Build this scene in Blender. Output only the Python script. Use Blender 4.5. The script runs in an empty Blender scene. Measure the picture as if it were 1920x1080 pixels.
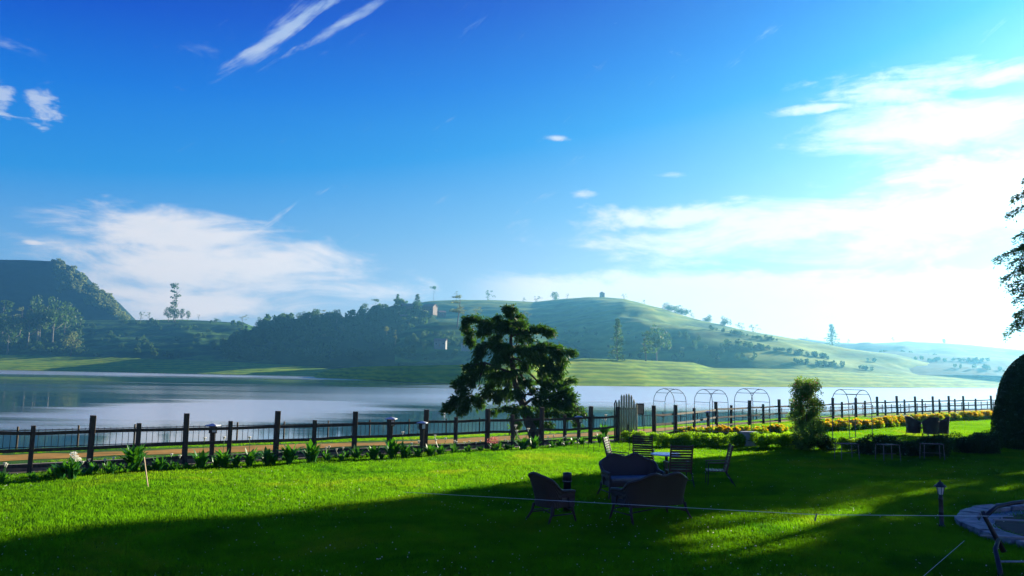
import bpy, math, random
import numpy as np
from mathutils import Matrix, Vector, Euler
R = math.radians
sc = bpy.context.scene
COL = sc.collection

# ------------------------------------------------------------------ camera
F = 1500.0
CAMZ = 3.0
cam_d = bpy.data.cameras.new('camera'); cam = bpy.data.objects.new('camera', cam_d)
COL.objects.link(cam); sc.camera = cam
cam_d.sensor_width = 36; cam_d.lens = F / 1920 * 36
cam_d.clip_start = 0.1; cam_d.clip_end = 20000
CR = Matrix.Rotation(R(90 + 6.09), 3, 'X') @ Matrix.Rotation(R(0.95), 3, 'Z')
cam.matrix_world = Matrix.Translation((0, 0, CAMZ)) @ CR.to_4x4()

def ray(px, py):
    return CR @ Vector(((px - 960) / F, (540 - py) / F, -1.0))
def P(px, py, Y):
    d = ray(px, py); k = Y / d.y
    return Vector((d.x * k, Y, CAMZ + d.z * k))
def G(px, py, z=0.0):
    d = ray(px, py); k = (z - CAMZ) / d.z
    return Vector((d.x * k, d.y * k, z))
def azel(px, py):
    d = ray(px, py).normalized()
    return math.atan2(d.x, d.y), math.asin(d.z)

# ------------------------------------------------------------------ node helper
class V:
    """a socket with arithmetic that writes Math nodes"""
    def __init__(s, nt, sock): s.nt = nt; s.s = sock
    def _m(s, op, *a, clamp=False):
        n = s.nt.nodes.new('ShaderNodeMath'); n.operation = op; n.use_clamp = clamp
        for i, v in enumerate((s,) + a):
            if isinstance(v, V): s.nt.links.new(v.s, n.inputs[i])
            else: n.inputs[i].default_value = v
        return V(s.nt, n.outputs[0])
    def __add__(s, o): return s._m('ADD', o)
    def __sub__(s, o): return s._m('SUBTRACT', o)
    def __mul__(s, o): return s._m('MULTIPLY', o)
    def __rmul__(s, o): return s._m('MULTIPLY', o)
    def __radd__(s, o): return s._m('ADD', o)
    def __rsub__(s, o): return (s * -1.0) + o
    def __truediv__(s, o): return s._m('DIVIDE', o)
    def f(s, op, *a): return s._m(op, *a)
    def clamp(s): return s._m('ADD', 0.0, clamp=True)
    def smooth(s, a, b):
        n = s.nt.nodes.new('ShaderNodeMapRange'); n.interpolation_type = 'SMOOTHSTEP'
        s.nt.links.new(s.s, n.inputs[0]); n.inputs[1].default_value = a; n.inputs[2].default_value = b
        return V(s.nt, n.outputs[0])
def combine(nt, x, y, z):
    n = nt.nodes.new('ShaderNodeCombineXYZ')
    for i, v in enumerate((x, y, z)):
        if isinstance(v, V): nt.links.new(v.s, n.inputs[i])
        else: n.inputs[i].default_value = v
    return n.outputs[0]
def noise(nt, vec, scale, detail=4, rough=0.55, dist=0.0):
    n = nt.nodes.new('ShaderNodeTexNoise'); n.inputs['Scale'].default_value = scale
    n.inputs['Detail'].default_value = detail; n.inputs['Roughness'].default_value = rough
    n.inputs['Distortion'].default_value = dist
    if vec is not None: nt.links.new(vec, n.inputs['Vector'])
    return V(nt, n.outputs['Fac'])
def ramp(nt, fac, stops, interp='LINEAR'):
    n = nt.nodes.new('ShaderNodeValToRGB'); n.color_ramp.interpolation = interp
    e = n.color_ramp.elements
    while len(e) < len(stops): e.new(0.5)
    for el, (p, c) in zip(e, stops): el.position = p; el.color = (*c, 1)
    nt.links.new(fac.s if isinstance(fac, V) else fac, n.inputs[0])
    return n.outputs[0]
def mix(nt, fac, a, b):
    n = nt.nodes.new('ShaderNodeMix'); n.data_type = 'RGBA'
    if isinstance(fac, V): nt.links.new(fac.s, n.inputs[0])
    else: n.inputs[0].default_value = fac
    for i, c in ((6, a), (7, b)):
        if isinstance(c, tuple): n.inputs[i].default_value = (*c, 1)
        else: nt.links.new(c, n.inputs[i])
    return n.outputs[2]

# ------------------------------------------------------------------ sun, sky, exposure
SUN_AZ, SUN_EL = R(48), R(14)
sun_d = bpy.data.lights.new('sun', 'SUN'); sun_d.energy = 5.0; sun_d.angle = R(0.5); sun_d.color = (1.0, 0.90, 0.70)
sun = bpy.data.objects.new('sun', sun_d); COL.objects.link(sun)
SDIR = Vector((math.sin(SUN_AZ) * math.cos(SUN_EL), math.cos(SUN_AZ) * math.cos(SUN_EL), math.sin(SUN_EL)))
sun.rotation_euler = SDIR.to_track_quat('Z', 'Y').to_euler()
sc.view_settings.view_transform = 'Standard'; sc.view_settings.look = 'None'
EXPO = 1.75
sc.view_settings.exposure = EXPO; sc.view_settings.gamma = 1

def lin(r, g, b):
    return tuple(((c / 255) / 12.92 if c <= 10 else ((c / 255 + 0.055) / 1.055) ** 2.4) for c in (r, g, b))
def build_world():
    w = bpy.data.worlds.new('World'); sc.world = w; w.use_nodes = True
    nt = w.node_tree; bg = nt.nodes['Background']; L = nt.links
    sky = nt.nodes.new('ShaderNodeTexSky'); sky.sky_type = 'NISHITA'; sky.sun_disc = False
    sky.sun_elevation = SUN_EL; sky.sun_rotation = SUN_AZ; sky.dust_density = 0.9; sky.ozone_density = 1.5
    bw = nt.nodes.new('ShaderNodeRGBToBW'); L.new(sky.outputs[0], bw.inputs[0])
    lum = V(nt, bw.outputs[0])
    tc = nt.nodes.new('ShaderNodeTexCoord'); sp = nt.nodes.new('ShaderNodeSeparateXYZ')
    L.new(tc.outputs['Generated'], sp.inputs[0])
    x, y, z = (V(nt, sp.outputs[i]) for i in range(3))
    az = x.f('ARCTAN2', y); el = z.f('ARCSINE')
    # brightness of the physical sky on a log scale drives the photograph's colour grade of it
    lg = (lum + 0.01).f('LOGARITHM', 2.0)
    f = lg * 0.155 - el * 0.92 - (el - 0.30).f('MAXIMUM', 0.0) * 0.45 + 0.40
    base = ramp(nt, f.clamp(), [
        (0.0, lin(0, 50, 175)), (0.13, lin(0, 78, 205)), (0.28, lin(8, 118, 224)), (0.42, lin(40, 150, 230)),
        (0.56, lin(124, 182, 232)), (0.70, lin(186, 208, 232)), (0.85, lin(216, 222, 230)), (1.0, lin(248, 236, 230))])
    # clouds: soft fields at fixed directions, broken up by stretched noise
    sv = combine(nt, az * 7.0, el * 26.0, 0.3)
    n1 = noise(nt, sv, 1.0, 8, 0.62, 0.6)
    fv = combine(nt, az * 26.0, el * 60.0, 4.0)
    n2 = noise(nt, fv, 1.0, 6, 0.6, 0.4)
    # coordinates turned 38 degrees for the high wisps
    a0, e0 = azel(600, 60)
    c_, s_ = math.cos(R(37)), math.sin(R(37))
    wu = (az - a0) * c_ + (el - e0) * s_; wv = (el - e0) * c_ - (az - a0) * s_
    n3 = noise(nt, combine(nt, wu * 9.0, wv * 55.0, 1.7), 1.0, 8, 0.62, 0.5)
    def blob(px, py, rx, ry, rot=0, p=2):
        a, e = azel(px, py); rx = rx / F; ry = ry / F
        ca, sa = math.cos(R(rot)), math.sin(R(rot))
        u = ((az - a) * ca + (el - e) * sa) / rx; v = ((el - e) * ca - (az - a) * sa) / ry
        return (u * u + v * v) * -1.0
    def g(*a): return blob(*a).f('EXPONENT')
    def smax(l):
        r = l[0]
        for k in l[1:]: r = r.f('MAXIMUM', k)
        return r
    soft = smax([g(395, 500, 300, 80), g(330, 440, 210, 50, 0), g(330, 560, 380, 50) * 0.85, g(650, 545, 150, 25) * 0.75,
                 g(60, 70, 190, 60) * 0.32, g(330, 110, 200, 45, 20) * 0.33, g(1500, 425, 480, 62, 4) * 0.9, g(1780, 390, 380, 95, 12) * 0.9, g(1760, 240, 240, 60) * 0.85])
    band = smax([g(1760, 150, 290, 38, -2), g(1520, 203, 100, 13) * 0.8, g(1600, 410, 440, 40, 8) * 0.95, g(1850, 330, 220, 60), g(1250, 408, 200, 36, 2)*0.95,
                 g(1262, 328, 70, 13) * 0.62, g(1105, 362, 36, 12) * 0.6, g(1050, 260, 36, 8) * 0.62, g(1405, 228, 30, 8) * 0.6,
                 g(66, 455, 30, 7) * 0.7, g(1310, 180, 60, 12, 0) * 0.3])
    puff = smax([g(75, 195, 42, 36, -35), g(5, 185, 30, 34, -40)]) 
    wisp = smax([g(540, 55, 150, 17, 38), g(480, 100, 60, 16, 30)*0.9, g(655, 38, 130, 12, 32) * 0.85, g(1380, 0, 700, 5) * 0.0])
    d_soft = (soft * 1.05 + (n1 - 0.5) * 1.7 + (n2 - 0.5) * 0.35).smooth(0.36, 0.98) * 0.95
    d_band = (band * 1.0 + (n1 - 0.5) * 1.5 + (n2 - 0.5) * 0.7).smooth(0.42, 0.95) * 0.92
    d_puff = (puff * 0.9 + (n2 - 0.5) * 2.4).smooth(0.42, 0.95) * 0.62
    d_wisp = (wisp * 1.0 + (n3 - 0.5) * 2.3 + (n2 - 0.5) * 0.5).smooth(0.30, 1.05) * 0.78
    # long bright bank near the horizon, edge billowed, only from the middle to the right
    eb = azel(1400, 512)[1]
    edge = (n1 - 0.5) * 0.05 + (n2 - 0.5) * 0.02
    low = ((eb - el) + edge).smooth(-0.006, 0.012) * az.smooth(azel(840, 540)[0], azel(1030, 540)[0]) * 0.95
    dens = smax([d_soft, d_band, d_puff, d_wisp, low]).clamp()
    ccol = ramp(nt, (f * 1.0 + (n2 - 0.5) * 0.18).clamp(), [(0.0, lin(150, 190, 235)), (0.30, lin(222, 232, 243)), (0.6, (1.05, 0.96, 0.93)), (1.0, (1.3, 1.05, 0.98))])
    col = mix(nt, dens, base, ccol)
    # deep unlit side below the horizon
    col = mix(nt, el.smooth(-0.2, -0.02), (0.05, 0.08, 0.07), col)
    k = 2 ** (-EXPO)
    mu = nt.nodes.new('ShaderNodeVectorMath'); mu.operation = 'SCALE'; mu.inputs['Scale'].default_value = k * 10
    L.new(col, mu.inputs[0]); L.new(mu.outputs[0], bg.inputs[0]); bg.inputs[1].default_value = 0.1
build_world()

# ------------------------------------------------------------------ materials
def mat(name): 
    m = bpy.data.materials.new(name); m.use_nodes = True
    return m, m.node_tree, m.node_tree.nodes['Principled BSDF']
def pos(nt, obj=False):
    if obj:
        return nt.nodes.new('ShaderNodeTexCoord').outputs['Object']
    return nt.nodes.new('ShaderNodeNewGeometry').outputs['Position']
def scaled(nt, vec, s):
    n = nt.nodes.new('ShaderNodeVectorMath'); n.operation = 'MULTIPLY'; n.inputs[1].default_value = s
    nt.links.new(vec, n.inputs[0]); return n.outputs[0]
def bump(nt, b, h, strength, dist=0.02):
    n = nt.nodes.new('ShaderNodeBump'); n.inputs['Strength'].default_value = strength; n.inputs['Distance'].default_value = dist
    nt.links.new(h.s, n.inputs['Height']); nt.links.new(n.outputs[0], b.inputs['Normal'])
def simple(name, c1, c2, scale=8, rough=0.7, metal=0.0, bstr=0.3, stretch=(1, 1, 1), detail=5, obj=True, spec=0.5):
    m, nt, b = mat(name)
    v = scaled(nt, pos(nt, obj), stretch)
    n = noise(nt, v, scale, detail)
    nt.links.new(ramp(nt, n, [(0.3, c1), (0.7, c2)]), b.inputs['Base Color'])
    b.inputs['Roughness'].default_value = rough; b.inputs['Metallic'].default_value = metal
    b.inputs['Specular IOR Level'].default_value = spec
    if bstr: bump(nt, b, n, bstr)
    return m
def leafmat(name, c1, c2, trans=0.45, scale=1.5, tcol=None, rough=0.6, far=False):
    """leaf: diffuse and translucent, colour varied in clumps"""
    m, nt, b = mat(name); out = nt.nodes['Material Output']
    n = noise(nt, pos(nt, not far), scale, 3, 0.6)
    col = ramp(nt, n, [(0.3, c1), (0.7, c2)])
    nt.links.new(col, b.inputs['Base Color']); b.inputs['Roughness'].default_value = rough
    b.inputs['Specular IOR Level'].default_value = 0.3
    t = nt.nodes.new('ShaderNodeBsdfTranslucent')
    if tcol:
        tc = ramp(nt, n, [(0.3, tuple(q * 0.7 for q in tcol)), (0.7, tcol)]); nt.links.new(tc, t.inputs[0])
    else: nt.links.new(col, t.inputs[0])
    mx = nt.nodes.new('ShaderNodeMixShader'); mx.inputs[0].default_value = trans
    nt.links.new(b.outputs[0], mx.inputs[1]); nt.links.new(t.outputs[0], mx.inputs[2]); nt.links.new(mx.outputs[0], out.inputs[0])
    return m

M = {}
M['blade'] = leafmat('grass_blade', (0.006, 0.065, 0.004), (0.035, 0.14, 0.004), 0.6, 0.9, (0.20, 0.50, 0.004), 0.6, far=True)
M['blade'].node_tree.nodes['Principled BSDF'].inputs['Specular IOR Level'].default_value = 0.08
M['cedar'] = leafmat('cedar_needles', (0.008, 0.04, 0.008), (0.022, 0.085, 0.010), 0.36, 1.2, (0.10, 0.26, 0.02))
M['dark_leaf'] = leafmat('dark_leaf', (0.008, 0.035, 0.008), (0.02, 0.075, 0.012), 0.3, 1.0, (0.05, 0.14, 0.01))
M['hedge'] = leafmat('hedge_leaf', (0.02, 0.10, 0.006), (0.06, 0.20, 0.010), 0.6, 2.0, (0.42, 0.75, 0.01))
M['lily'] = leafmat('lily_leaf', (0.012, 0.09, 0.012), (0.035, 0.18, 0.02), 0.35, 3.0, (0.10, 0.36, 0.01), 0.4)
M['rose_leaf'] = leafmat('rose_leaf', (0.05, 0.16, 0.03), (0.12, 0.28, 0.06), 0.5, 2.0, (0.26, 0.46, 0.05))
M['orange'] = leafmat('orange_petal', (0.80, 0.36, 0.005), (0.90, 0.62, 0.02), 0.5, 3.0)
M['white_petal'] = leafmat('white_petal', (0.75, 0.72, 0.6), (0.85, 0.84, 0.75), 0.4, 3.0)
M['pink_petal'] = leafmat('pink_petal', (0.6, 0.12, 0.12), (0.7, 0.3, 0.25), 0.4, 3.0)
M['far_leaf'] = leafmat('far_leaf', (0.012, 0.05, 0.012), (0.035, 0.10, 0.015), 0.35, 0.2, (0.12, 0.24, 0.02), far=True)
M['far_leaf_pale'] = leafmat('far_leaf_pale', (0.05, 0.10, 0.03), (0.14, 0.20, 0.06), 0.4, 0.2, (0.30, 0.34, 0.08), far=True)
M['wood_fence'] = simple('weathered_fence_wood', (0.035, 0.024, 0.013), (0.085, 0.062, 0.036), 6, 0.85, stretch=(4, 4, 1))
M['pole_wood'] = simple('pale_round_poles', (0.30, 0.27, 0.13), (0.58, 0.54, 0.28), 5, 0.8, stretch=(5, 5, 0.7))
M['chair_wood'] = simple('dark_slat_wood', (0.05, 0.028, 0.014), (0.11, 0.065, 0.035), 6, 0.55, stretch=(1, 6, 6))
M['dark_metal'] = simple('dark_metal', (0.02, 0.02, 0.022), (0.04, 0.04, 0.042), 10, 0.45, 0.5, 0.05)
M['arch_metal'] = simple('arch_metal', (0.12, 0.13, 0.13), (0.2, 0.2, 0.19), 10, 0.5, 0.3, 0.05)
M['pale_cap'] = simple('pale_cap', (0.30, 0.33, 0.36), (0.45, 0.48, 0.5), 6, 0.4)
M['glass'] = simple('frosted_glass', (0.6, 0.62, 0.6), (0.75, 0.76, 0.72), 4, 0.25)
M['table_top'] = simple('white_table_top', (0.65, 0.68, 0.72), (0.8, 0.82, 0.85), 4, 0.3)
M['cushion'] = simple('blue_grey_cushion', (0.12, 0.11, 0.10), (0.18, 0.17, 0.15), 6, 0.8)
M['grey_box'] = simple('grey_box', (0.2, 0.23, 0.24), (0.30, 0.33, 0.34), 5, 0.6)
M['stone'] = simple('pale_stone', (0.07, 0.09, 0.10), (0.24, 0.26, 0.27), 5, 0.75, bstr=0.6)
M['kerb'] = simple('mossy_kerb', (0.12, 0.11, 0.08), (0.30, 0.26, 0.18), 3, 0.9, bstr=0.6)
M['string'] = simple('white_string', (0.6, 0.7, 0.66), (0.8, 0.85, 0.8), 9, 0.6, bstr=0)
M['bamboo'] = simple('bamboo_cane', (0.45, 0.30, 0.14), (0.6, 0.42, 0.22), 6, 0.6)
M['bark'] = simple('dark_bark', (0.025, 0.018, 0.012), (0.075, 0.055, 0.035), 7, 0.9, stretch=(3, 3, 0.8), bstr=0.8)
M['far_bark'] = simple('far_bark', (0.10, 0.09, 0.07), (0.22, 0.20, 0.16), 1, 0.9)
M['house_wall'] = simple('house_wall', (0.14, 0.14, 0.14), (0.24, 0.24, 0.23), 0.4, 0.8)
M['house_wall_pink'] = simple('house_wall_pink', (0.12, 0.085, 0.08), (0.18, 0.12, 0.10), 0.4, 0.8)
M['house_roof'] = simple('house_roof', (0.16, 0.10, 0.08), (0.28, 0.18, 0.14), 0.6, 0.8)
M['house_glass'] = simple('house_glass', (0.02, 0.03, 0.04), (0.05, 0.06, 0.07), 1, 0.15)
M['soil'] = simple('dark_soil', (0.015, 0.012, 0.008), (0.05, 0.035, 0.02), 5, 0.95, bstr=0.8, obj=False)
M['path'] = simple('brown_earth_path', (0.22, 0.13, 0.03), (0.46, 0.24, 0.05), 0.9, 0.95, bstr=0.5, obj=False, spec=0.1)

def wicker_mat():
    m, nt, b = mat('dark_wicker')
    p = pos(nt, True)
    wv = []
    for d in ('X', 'Z'):
        w = nt.nodes.new('ShaderNodeTexWave'); w.bands_direction = d; w.inputs['Scale'].default_value = 26
        w.inputs['Distortion'].default_value = 0.6; nt.links.new(p, w.inputs[0]); wv.append(V(nt, w.outputs['Fac']))
    h = wv[0] * wv[1]
    nt.links.new(ramp(nt, h, [(0.0, (0.03, 0.019, 0.012)), (1.0, (0.15, 0.10, 0.062))]), b.inputs['Base Color'])
    b.inputs['Roughness'].default_value = 0.5
    bump(nt, b, h, 0.8, 0.01)
    return m
M['wicker'] = wicker_mat()

def lawn_mat():
    m, nt, b = mat('lawn'); p = pos(nt)
    a = noise(nt, p, 0.35, 4, 0.6); c = noise(nt, p, 9, 6, 0.7)
    f = (a * 0.6 + c * 0.4)
    nt.links.new(ramp(nt, f, [(0.3, (0.006, 0.05, 0.004)), (0.5, (0.025, 0.10, 0.005)), (0.7, (0.08, 0.17, 0.006))]), b.inputs['Base Color'])
    b.inputs['Roughness'].default_value = 0.8; b.inputs['Specular IOR Level'].default_value = 0.15
    bump(nt, b, c + noise(nt, p, 40, 3, 0.7) * 0.5, 1.0, 0.08)
    return m
M['lawn'] = lawn_mat()

def hill_mat(name, cols, s=0.012, terr=0.0, bumpd=3.0, patch=None):
    m, nt, b = mat(name); p = pos(nt)
    n = noise(nt, p, s, 8, 0.62, 0.4); n2 = noise(nt, scaled(nt, p, (1, 0.5, 3)), s * 6, 5, 0.65)
    f = n * 0.62 + n2 * 0.38
    if terr:
        w = nt.nodes.new('ShaderNodeTexWave'); w.bands_direction = 'Z'; w.inputs['Scale'].default_value = terr
        w.inputs['Distortion'].default_value = 5.0; w.inputs['Detail'].default_value = 3; w.inputs['Detail Scale'].default_value = 0.6
        nt.links.new(p, w.inputs[0]); f = f * 0.82 + V(nt, w.outputs['Fac']) * 0.18
    nt.links.new(ramp(nt, f, [(0.34, cols[0]), (0.5, cols[1]), (0.66, cols[2])]), b.inputs['Base Color'])
    b.inputs['Roughness'].default_value = 0.95; b.inputs['Specular IOR Level'].default_value = 0.05
    bump(nt, b, f, 0.7, bumpd)
    return m
M['hill_green'] = hill_mat('tea_hill', ((0.05, 0.11, 0.02), (0.15, 0.25, 0.03), (0.32, 0.38, 0.05)), 0.010, 0.028)
M['hill_dark'] = hill_mat('wooded_hill', ((0.008, 0.03, 0.01), (0.02, 0.055, 0.015), (0.06, 0.10, 0.025)), 0.02, 0.0)
M['hill_left'] = hill_mat('terraced_hill', ((0.012, 0.05, 0.012), (0.03, 0.09, 0.02), (0.12, 0.24, 0.03)), 0.02, 0.035)
M['rock'] = hill_mat('dark_rock_mountain', ((0.006, 0.016, 0.02), (0.012, 0.03, 0.035), (0.03, 0.06, 0.05)), 0.008, 0.0, 8)
M['meadow'] = hill_mat('shore_meadow', ((0.07, 0.15, 0.01), (0.18, 0.32, 0.012), (0.36, 0.42, 0.02)), 0.02, 0.16, 0.5)
M['far_hill'] = hill_mat('far_hill', ((0.02, 0.05, 0.03), (0.05, 0.09, 0.04), (0.12, 0.16, 0.07)), 0.012, 0.0)

def water_mat():
    m, nt, b = mat('lake_water'); p = pos(nt)
    b.inputs['Base Color'].default_value = (0.012, 0.045, 0.045, 1); b.inputs['IOR'].default_value = 1.5
    b.inputs['Specular IOR Level'].default_value = 1.0
    # calm lanes and ruffled patches that also carry painted sheen
    lane = noise(nt, scaled(nt, p, (0.006, 0.022, 1)), 1.0, 4, 0.55, 0.5)
    sx = nt.nodes.new('ShaderNodeSeparateXYZ'); nt.links.new(p, sx.inputs[0])
    X_, Y_ = V(nt, sx.outputs[0]), V(nt, sx.outputs[1])
    wind_sheen = (Y_ + (lane - 0.5) * 90.0).smooth(95.0, 150.0) * (X_ + (lane - 0.5) * 60.0).smooth(-50.0, 25.0)
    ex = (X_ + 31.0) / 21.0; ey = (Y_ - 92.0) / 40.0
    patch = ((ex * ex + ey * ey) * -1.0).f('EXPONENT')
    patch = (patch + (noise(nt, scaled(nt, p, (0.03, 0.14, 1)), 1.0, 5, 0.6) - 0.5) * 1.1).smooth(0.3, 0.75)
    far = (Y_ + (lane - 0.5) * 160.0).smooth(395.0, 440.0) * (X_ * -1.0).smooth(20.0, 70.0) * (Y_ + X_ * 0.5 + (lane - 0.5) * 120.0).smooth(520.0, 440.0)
    wind_sheen = wind_sheen.f('MAXIMUM', patch * 0.6).f('MAXIMUM', far * 0.55)
    ruf = (lane.smooth(0.44, 0.60) + wind_sheen * 1.5).clamp()
    rip = noise(nt, scaled(nt, p, (0.8, 2.4, 1)), 1.0, 5, 0.6)
    fine = noise(nt, scaled(nt, p, (3.0, 7.0, 1)), 1.0, 3, 0.6)
    nt.links.new((ruf * 0.10 + wind_sheen * 0.16 + 0.03).s, b.inputs['Roughness'])
    # pale colour and metallic paint a bright sky reflection onto the ruffled water
    nt.links.new((wind_sheen * 0.62).s, b.inputs['Metallic'])
    nt.links.new(mix(nt, wind_sheen, (0.012, 0.045, 0.045), (0.86, 0.88, 0.90)), b.inputs['Base Color'])
    bump(nt, b, (rip + fine * 0.35) * (ruf * 0.9 + 0.08), 0.13, 0.10)
    return m
M['water'] = water_mat()

# ------------------------------------------------------------------ object helpers
def link(name, me, m=None, parent=None):
    o = bpy.data.objects.new(name, me); COL.objects.link(o)
    if m is not None and me is not None: me.materials.append(M[m] if isinstance(m, str) else m)
    if parent is not None: o.parent = parent
    return o
def tag(o, label=None, cat=None, group=None, kind=None):
    if label: o['label'] = label
    if cat: o['category'] = cat
    if group: o['group'] = group
    if kind: o['kind'] = kind
    return o
def empty(name, loc, rz=0, label=None, cat=None, group=None):
    o = bpy.data.objects.new(name, None); COL.objects.link(o); o.location = loc; o.rotation_euler = (0, 0, rz)
    o.empty_display_size = 0.2
    return tag(o, label, cat, group)
KIDS = {}
def copy_tree(o, parent=None):
    c = o.copy(); COL.objects.link(c)
    if parent is not None: c.parent = parent
    for ch in [q for q in o.children]: copy_tree(ch, c)
    return c
class Proto:
    """first placement uses the thing itself, later ones copies of it"""
    def __init__(s, build): s.build = build; s.o = None
    def place(s, loc, rz=0, scale=1.0, label=None, cat=None, group=None):
        if s.o is None: s.o = o = s.build()
        else: o = copy_tree(s.o)
        o.location = loc; o.rotation_euler = (0, 0, rz)
        o.scale = scale if isinstance(scale, tuple) else (scale,) * 3
        for k in ('group',):
            if k in o and not group: del o[k]
        return tag(o, label, cat, group)

class MB:
    def __init__(s): s.v = []; s.f = []
    def box(s, c, size, rot=None):
        x, y, z = (q / 2 for q in size); b = len(s.v)
        for dz in (-z, z):
            for dx, dy in ((-x, -y), (x, -y), (x, y), (-x, y)):
                p = Vector((dx, dy, dz))
                if rot is not None: p = rot @ p
                s.v.append(tuple(p + Vector(c)))
        for f in ((0, 3, 2, 1), (4, 5, 6, 7), (0, 1, 5, 4), (1, 2, 6, 5), (2, 3, 7, 6), (3, 0, 4, 7)):
            s.f.append(tuple(b + i for i in f))
        return s
    def beam(s, a, b_, w, h, up=(0, 0, 1)):
        a = Vector(a); b_ = Vector(b_); d = (b_ - a); L = d.length; d.normalize()
        up = Vector(up)
        if abs(d.dot(up)) > 0.99: up = Vector((0, 1, 0))
        sx = d.cross(up).normalized(); uz = sx.cross(d).normalized()
        rot = Matrix((sx, d, uz)).transposed()
        return s.box((a + b_) / 2, (w, L, h), rot)
    def tube(s, pts, r, n=6, closed=False, caps=True):
        pts = [Vector(p) for p in pts]; rr = r if isinstance(r, (list, tuple)) else [r] * len(pts)
        b = len(s.v); N = len(pts); prev = None
        for i, p in enumerate(pts):
            if closed: t = (pts[(i + 1) % N] - pts[i - 1])
            else: t = pts[min(i + 1, N - 1)] - pts[max(i - 1, 0)]
            t.normalize()
            if prev is None:
                u = t.cross(Vector((0, 0, 1)))
                if u.length < 1e-3: u = t.cross(Vector((0, 1, 0)))
            else: u = prev - t * prev.dot(t)
            u.normalize(); prev = u; w = t.cross(u)
            for k in range(n):
                a = 2 * math.pi * k / n
                s.v.append(tuple(p + (u * math.cos(a) + w * math.sin(a)) * rr[i]))
        for i in range(N if closed else N - 1):
            for k in range(n):
                i2 = (i + 1) % N
                s.f.append((b + i * n + k, b + i * n + (k + 1) % n, b + i2 * n + (k + 1) % n, b + i2 * n + k))
        if caps and not closed:
            s.f.append(tuple(b + k for k in range(n - 1, -1, -1))); s.f.append(tuple(b + (N - 1) * n + k for k in range(n)))
        return s
    def lathe(s, prof, n=16, c=(0, 0, 0), caps=True):
        b = len(s.v)
        for r, z in prof:
            for k in range(n):
                a = 2 * math.pi * k / n; s.v.append((c[0] + r * math.cos(a), c[1] + r * math.sin(a), c[2] + z))
        for i in range(len(prof) - 1):
            for k in range(n):
                s.f.append((b + i * n + k, b + i * n + (k + 1) % n, b + (i + 1) * n + (k + 1) % n, b + (i + 1) * n + k))
        if caps: s.f.append(tuple(b + k for k in range(n - 1, -1, -1))); s.f.append(tuple(b + (len(prof) - 1) * n + k for k in range(n)))
        return s
    def quad(s, *p):
        b = len(s.v); s.v += [tuple(q) for q in p]; s.f.append(tuple(range(b, b + len(p)))); return s
    def build(s, name, m, parent=None, smooth=False, bevel=0):
        me = bpy.data.meshes.new(name); me.from_pydata(s.v, [], s.f); me.update()
        if smooth: me.shade_smooth()
        o = link(name, me, m, parent)
        if bevel:
            md = o.modifiers.new('bevel', 'BEVEL'); md.width = bevel; md.segments = 2; md.limit_method = 'ANGLE'
        return o

def np_mesh(name, Vv, Q, smooth=False):
    """mesh out of (n,3) vertices and (m,4) quads"""
    me = bpy.data.meshes.new(name); Vv = np.asarray(Vv, dtype=np.float32); Q = np.asarray(Q, dtype=np.int32)
    k = Q.shape[1]
    me.vertices.add(len(Vv)); me.vertices.foreach_set('co', Vv.ravel())
    me.loops.add(Q.size); me.loops.foreach_set('vertex_index', Q.ravel())
    me.polygons.add(len(Q)); me.polygons.foreach_set('loop_start', np.arange(0, Q.size, k, dtype=np.int32))
    me.update(calc_edges=True); me.validate()
    if smooth: me.shade_smooth()
    return me
def unit(a): return a / np.maximum(np.linalg.norm(a, axis=1, keepdims=True), 1e-6)
def leaves(C, L, W, rng, bias=(0, 0, 0), fold=False):
    """one diamond leaf per centre"""
    n = len(C); a = unit(rng.normal(size=(n, 3)) + np.asarray(bias)); b = unit(np.cross(a, rng.normal(size=(n, 3))))
    s = rng.uniform(0.6, 1.3, (n, 1)); L = np.asarray(L).reshape(-1, 1) if np.ndim(L) else L
    A = a * L * s / 2; B = b * W * s / 2
    Vv = np.stack([C - A, C + B, C + A, C - B], 1).reshape(-1, 3)
    return Vv, np.arange(4 * n).reshape(-1, 4)
def merge(parts):
    vs, qs, o = [], [], 0
    for v, q in parts: vs.append(v); qs.append(q + o); o += len(v)
    return np.concatenate(vs), np.concatenate(qs)
def ball(rng, n, c, r, shell=0.5):
    """points in an ellipsoid, denser towards its surface"""
    d = unit(rng.normal(size=(n, 3))); rad = rng.uniform(shell, 1, (n, 1)) ** 0.6
    return np.asarray(c) + d * rad * np.asarray(r)

# ------------------------------------------------------------------ ground by the lake
FENCE = [(-60, -12), (-30, 10.6), (-12.4, 23.8), (3.5, 35.7), (8.1, 40.5), (12.6, 48), (24, 60), (30.8, 67.5), (49.8, 83), (80, 106), (140, 150)]
LAKEF = [(-90, -12), (-40, 24), (-17.8, 40), (-3.8, 48.7), (5.2, 56), (10.8, 60.5), (26, 76), (59, 106), (90, 134), (140, 176)]
def yl(poly, x):
    return float(np.interp(x, [p[0] for p in poly], [p[1] for p in poly]))
def ray_hit(poly, px):
    d = ray(px, 700); k = d.x / d.y
    for (x0, y0), (x1, y1) in zip(poly, poly[1:]):
        f0, f1 = x0 - k * y0, x1 - k * y1
        if f0 * f1 <= 0:
            t = f0 / (f0 - f1); return Vector((x0 + (x1 - x0) * t, y0 + (y1 - y0) * t, 0))
WZ = -1.5
SPAN = [(-0.05, 0.0), (0.08, -0.06), (0.3, -0.35), (0.5, -0.55), (0.75, -0.6), (0.9, -0.7), (1.0, -0.85), (1.15, -1.1), (1.25, -1.45), (1.4, -2.0), (1.6, -2.8), (2.0, -3.4)]
def gz(x, y):
    """ground height: level lawn, dropping beyond the fence to the lake"""
    a = yl(FENCE, x); b = yl(LAKEF, x); q = (y - a) / (b - a)
    z = float(np.interp(q, [s[0] for s in SPAN], [s[1] for s in SPAN]))
    return z
rs = np.random.RandomState(3)
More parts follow.
